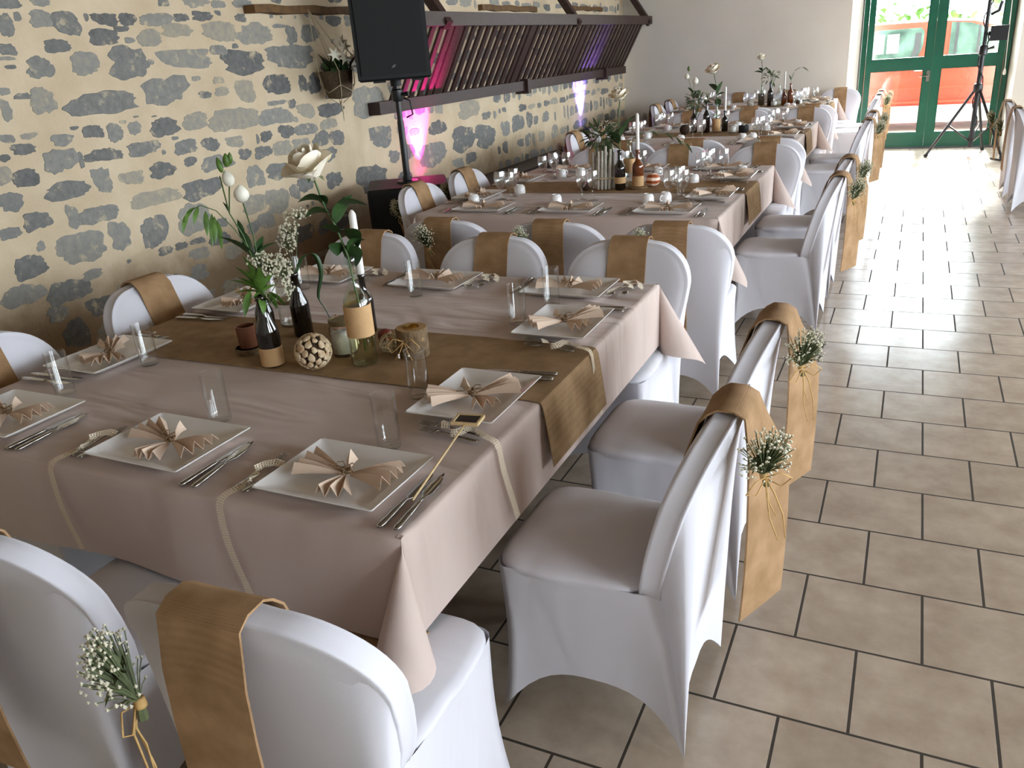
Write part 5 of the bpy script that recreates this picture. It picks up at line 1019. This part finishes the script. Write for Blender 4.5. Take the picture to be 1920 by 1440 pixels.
def black_pot():
    o = obj('black_pot', MB().lathe([(.001, 0), (.042, 0), (.048, .006), (.05, .066), (.044, .068), (.042, .05), (.001, .05)], 22).mesh('black_pot', M['black'], edge=50), loc=(-1.50, 8.45, Z2)); tag(o, 'small black pot with white flower, third table', 'pot')
    b = MB()
    for k in range(6): a = k*PI/3; b.leaf((0, 0, .055), (.03*math.cos(a), .03*math.sin(a), .085), .026, n=4)
    obj('flower', b.mesh('flower', M['bud']), o)
black_pot()
# farthest table
Z4 = .772
bottle('clear_bottle', 'bottle wrapped in dark kraft paper holding a rose, farthest table', -1.82, 11.45, Z4, tallb(.26, .042), M['gglass'], (.01, .15, .0402), M['pot'])
rose('white rose in the kraft-wrapped bottle, farthest table', [(-1.82, 11.45, .85), (-1.82, 11.45, 1.03), (-1.825, 11.45, 1.25), (-1.835, 11.44, 1.35)], .085, [((-1.82, 11.45, 1.18), (-1.92, 11.40, 1.2)), ((-1.82, 11.45, 1.19), (-1.77, 11.47, 1.24)), ((-1.82, 11.45, 1.2), (-1.87, 11.43, 1.24))], (-.1, -.2, 1), 7, .05)
bottle('brown_bottle', 'dark brown bottle of greenery, farthest table', -1.70, 11.40, Z4, tallb(.29, .038), M['bglass'])
bush('leafy_bouquet', 'loose grey-green bouquet in the dark brown bottle, farthest table', (-1.70, 11.41, 1.13), (.09, .08, .09), 46, 35, M['greyleaf'], (-1.70, 11.40, .95))
sprig('gypsophila_sprig', 'white baby\'s breath in the dark brown bottle, farthest table', (-1.70, 11.40, 1.0), [((-1.68, 11.42, 1.16), (.07, .05, .05), 60)], 36, 'flower sprig', 'gypsophila sprigs')
bottle('clear_bottle', 'empty clear bottle between dark and amber bottles, farthest table', -1.60, 11.46, Z4, tallb(.26, .036), M['gglass'], (.06, .08, .0362), M['wax'])
bottle('amber_bottle', 'shorter amber bottle with a thin white candle, farthest table', -1.53, 11.42, Z4, tallb(.20, .034), M['amber'])
candle('thin white taper candle in the shorter amber bottle, farthest table', -1.53, 11.42, Z4+.195, .22, .010)
bottle('amber_bottle', 'taller amber bottle with arching grass, farthest table', -1.45, 11.40, Z4, tallb(.265, .037), M['amber'])
greenery('arching_grass', 'arching grass stem in the taller amber bottle, farthest table', [[(-1.45, 11.40, .9), (-1.45, 11.40, 1.10), (-1.41, 11.42, 1.19), (-1.33, 11.44, 1.22), (-1.25, 11.46, 1.16)]], [((-1.45, 11.4, 1.07), (-1.42, 11.42, 1.17)), ((-1.42, 11.41, 1.17), (-1.35, 11.43, 1.22)), ((-1.33, 11.44, 1.22), (-1.26, 11.46, 1.17)), ((-1.45, 11.4, 1.07), (-1.48, 11.39, 1.14))], M['greyleaf'], w=.018)
ball(-1.95, 11.40, Z4, .045, M['drift'], 'round whitish ball beside the kraft-wrapped bottle, farthest table')
ball(-1.36, 11.38, Z4, .036, M['core'], 'small near-black ball beside the amber bottles, farthest table')
jar('pale glass jar between the centre bottles, farthest table', -1.64, 11.33, Z4, .09, .042, .6, False)
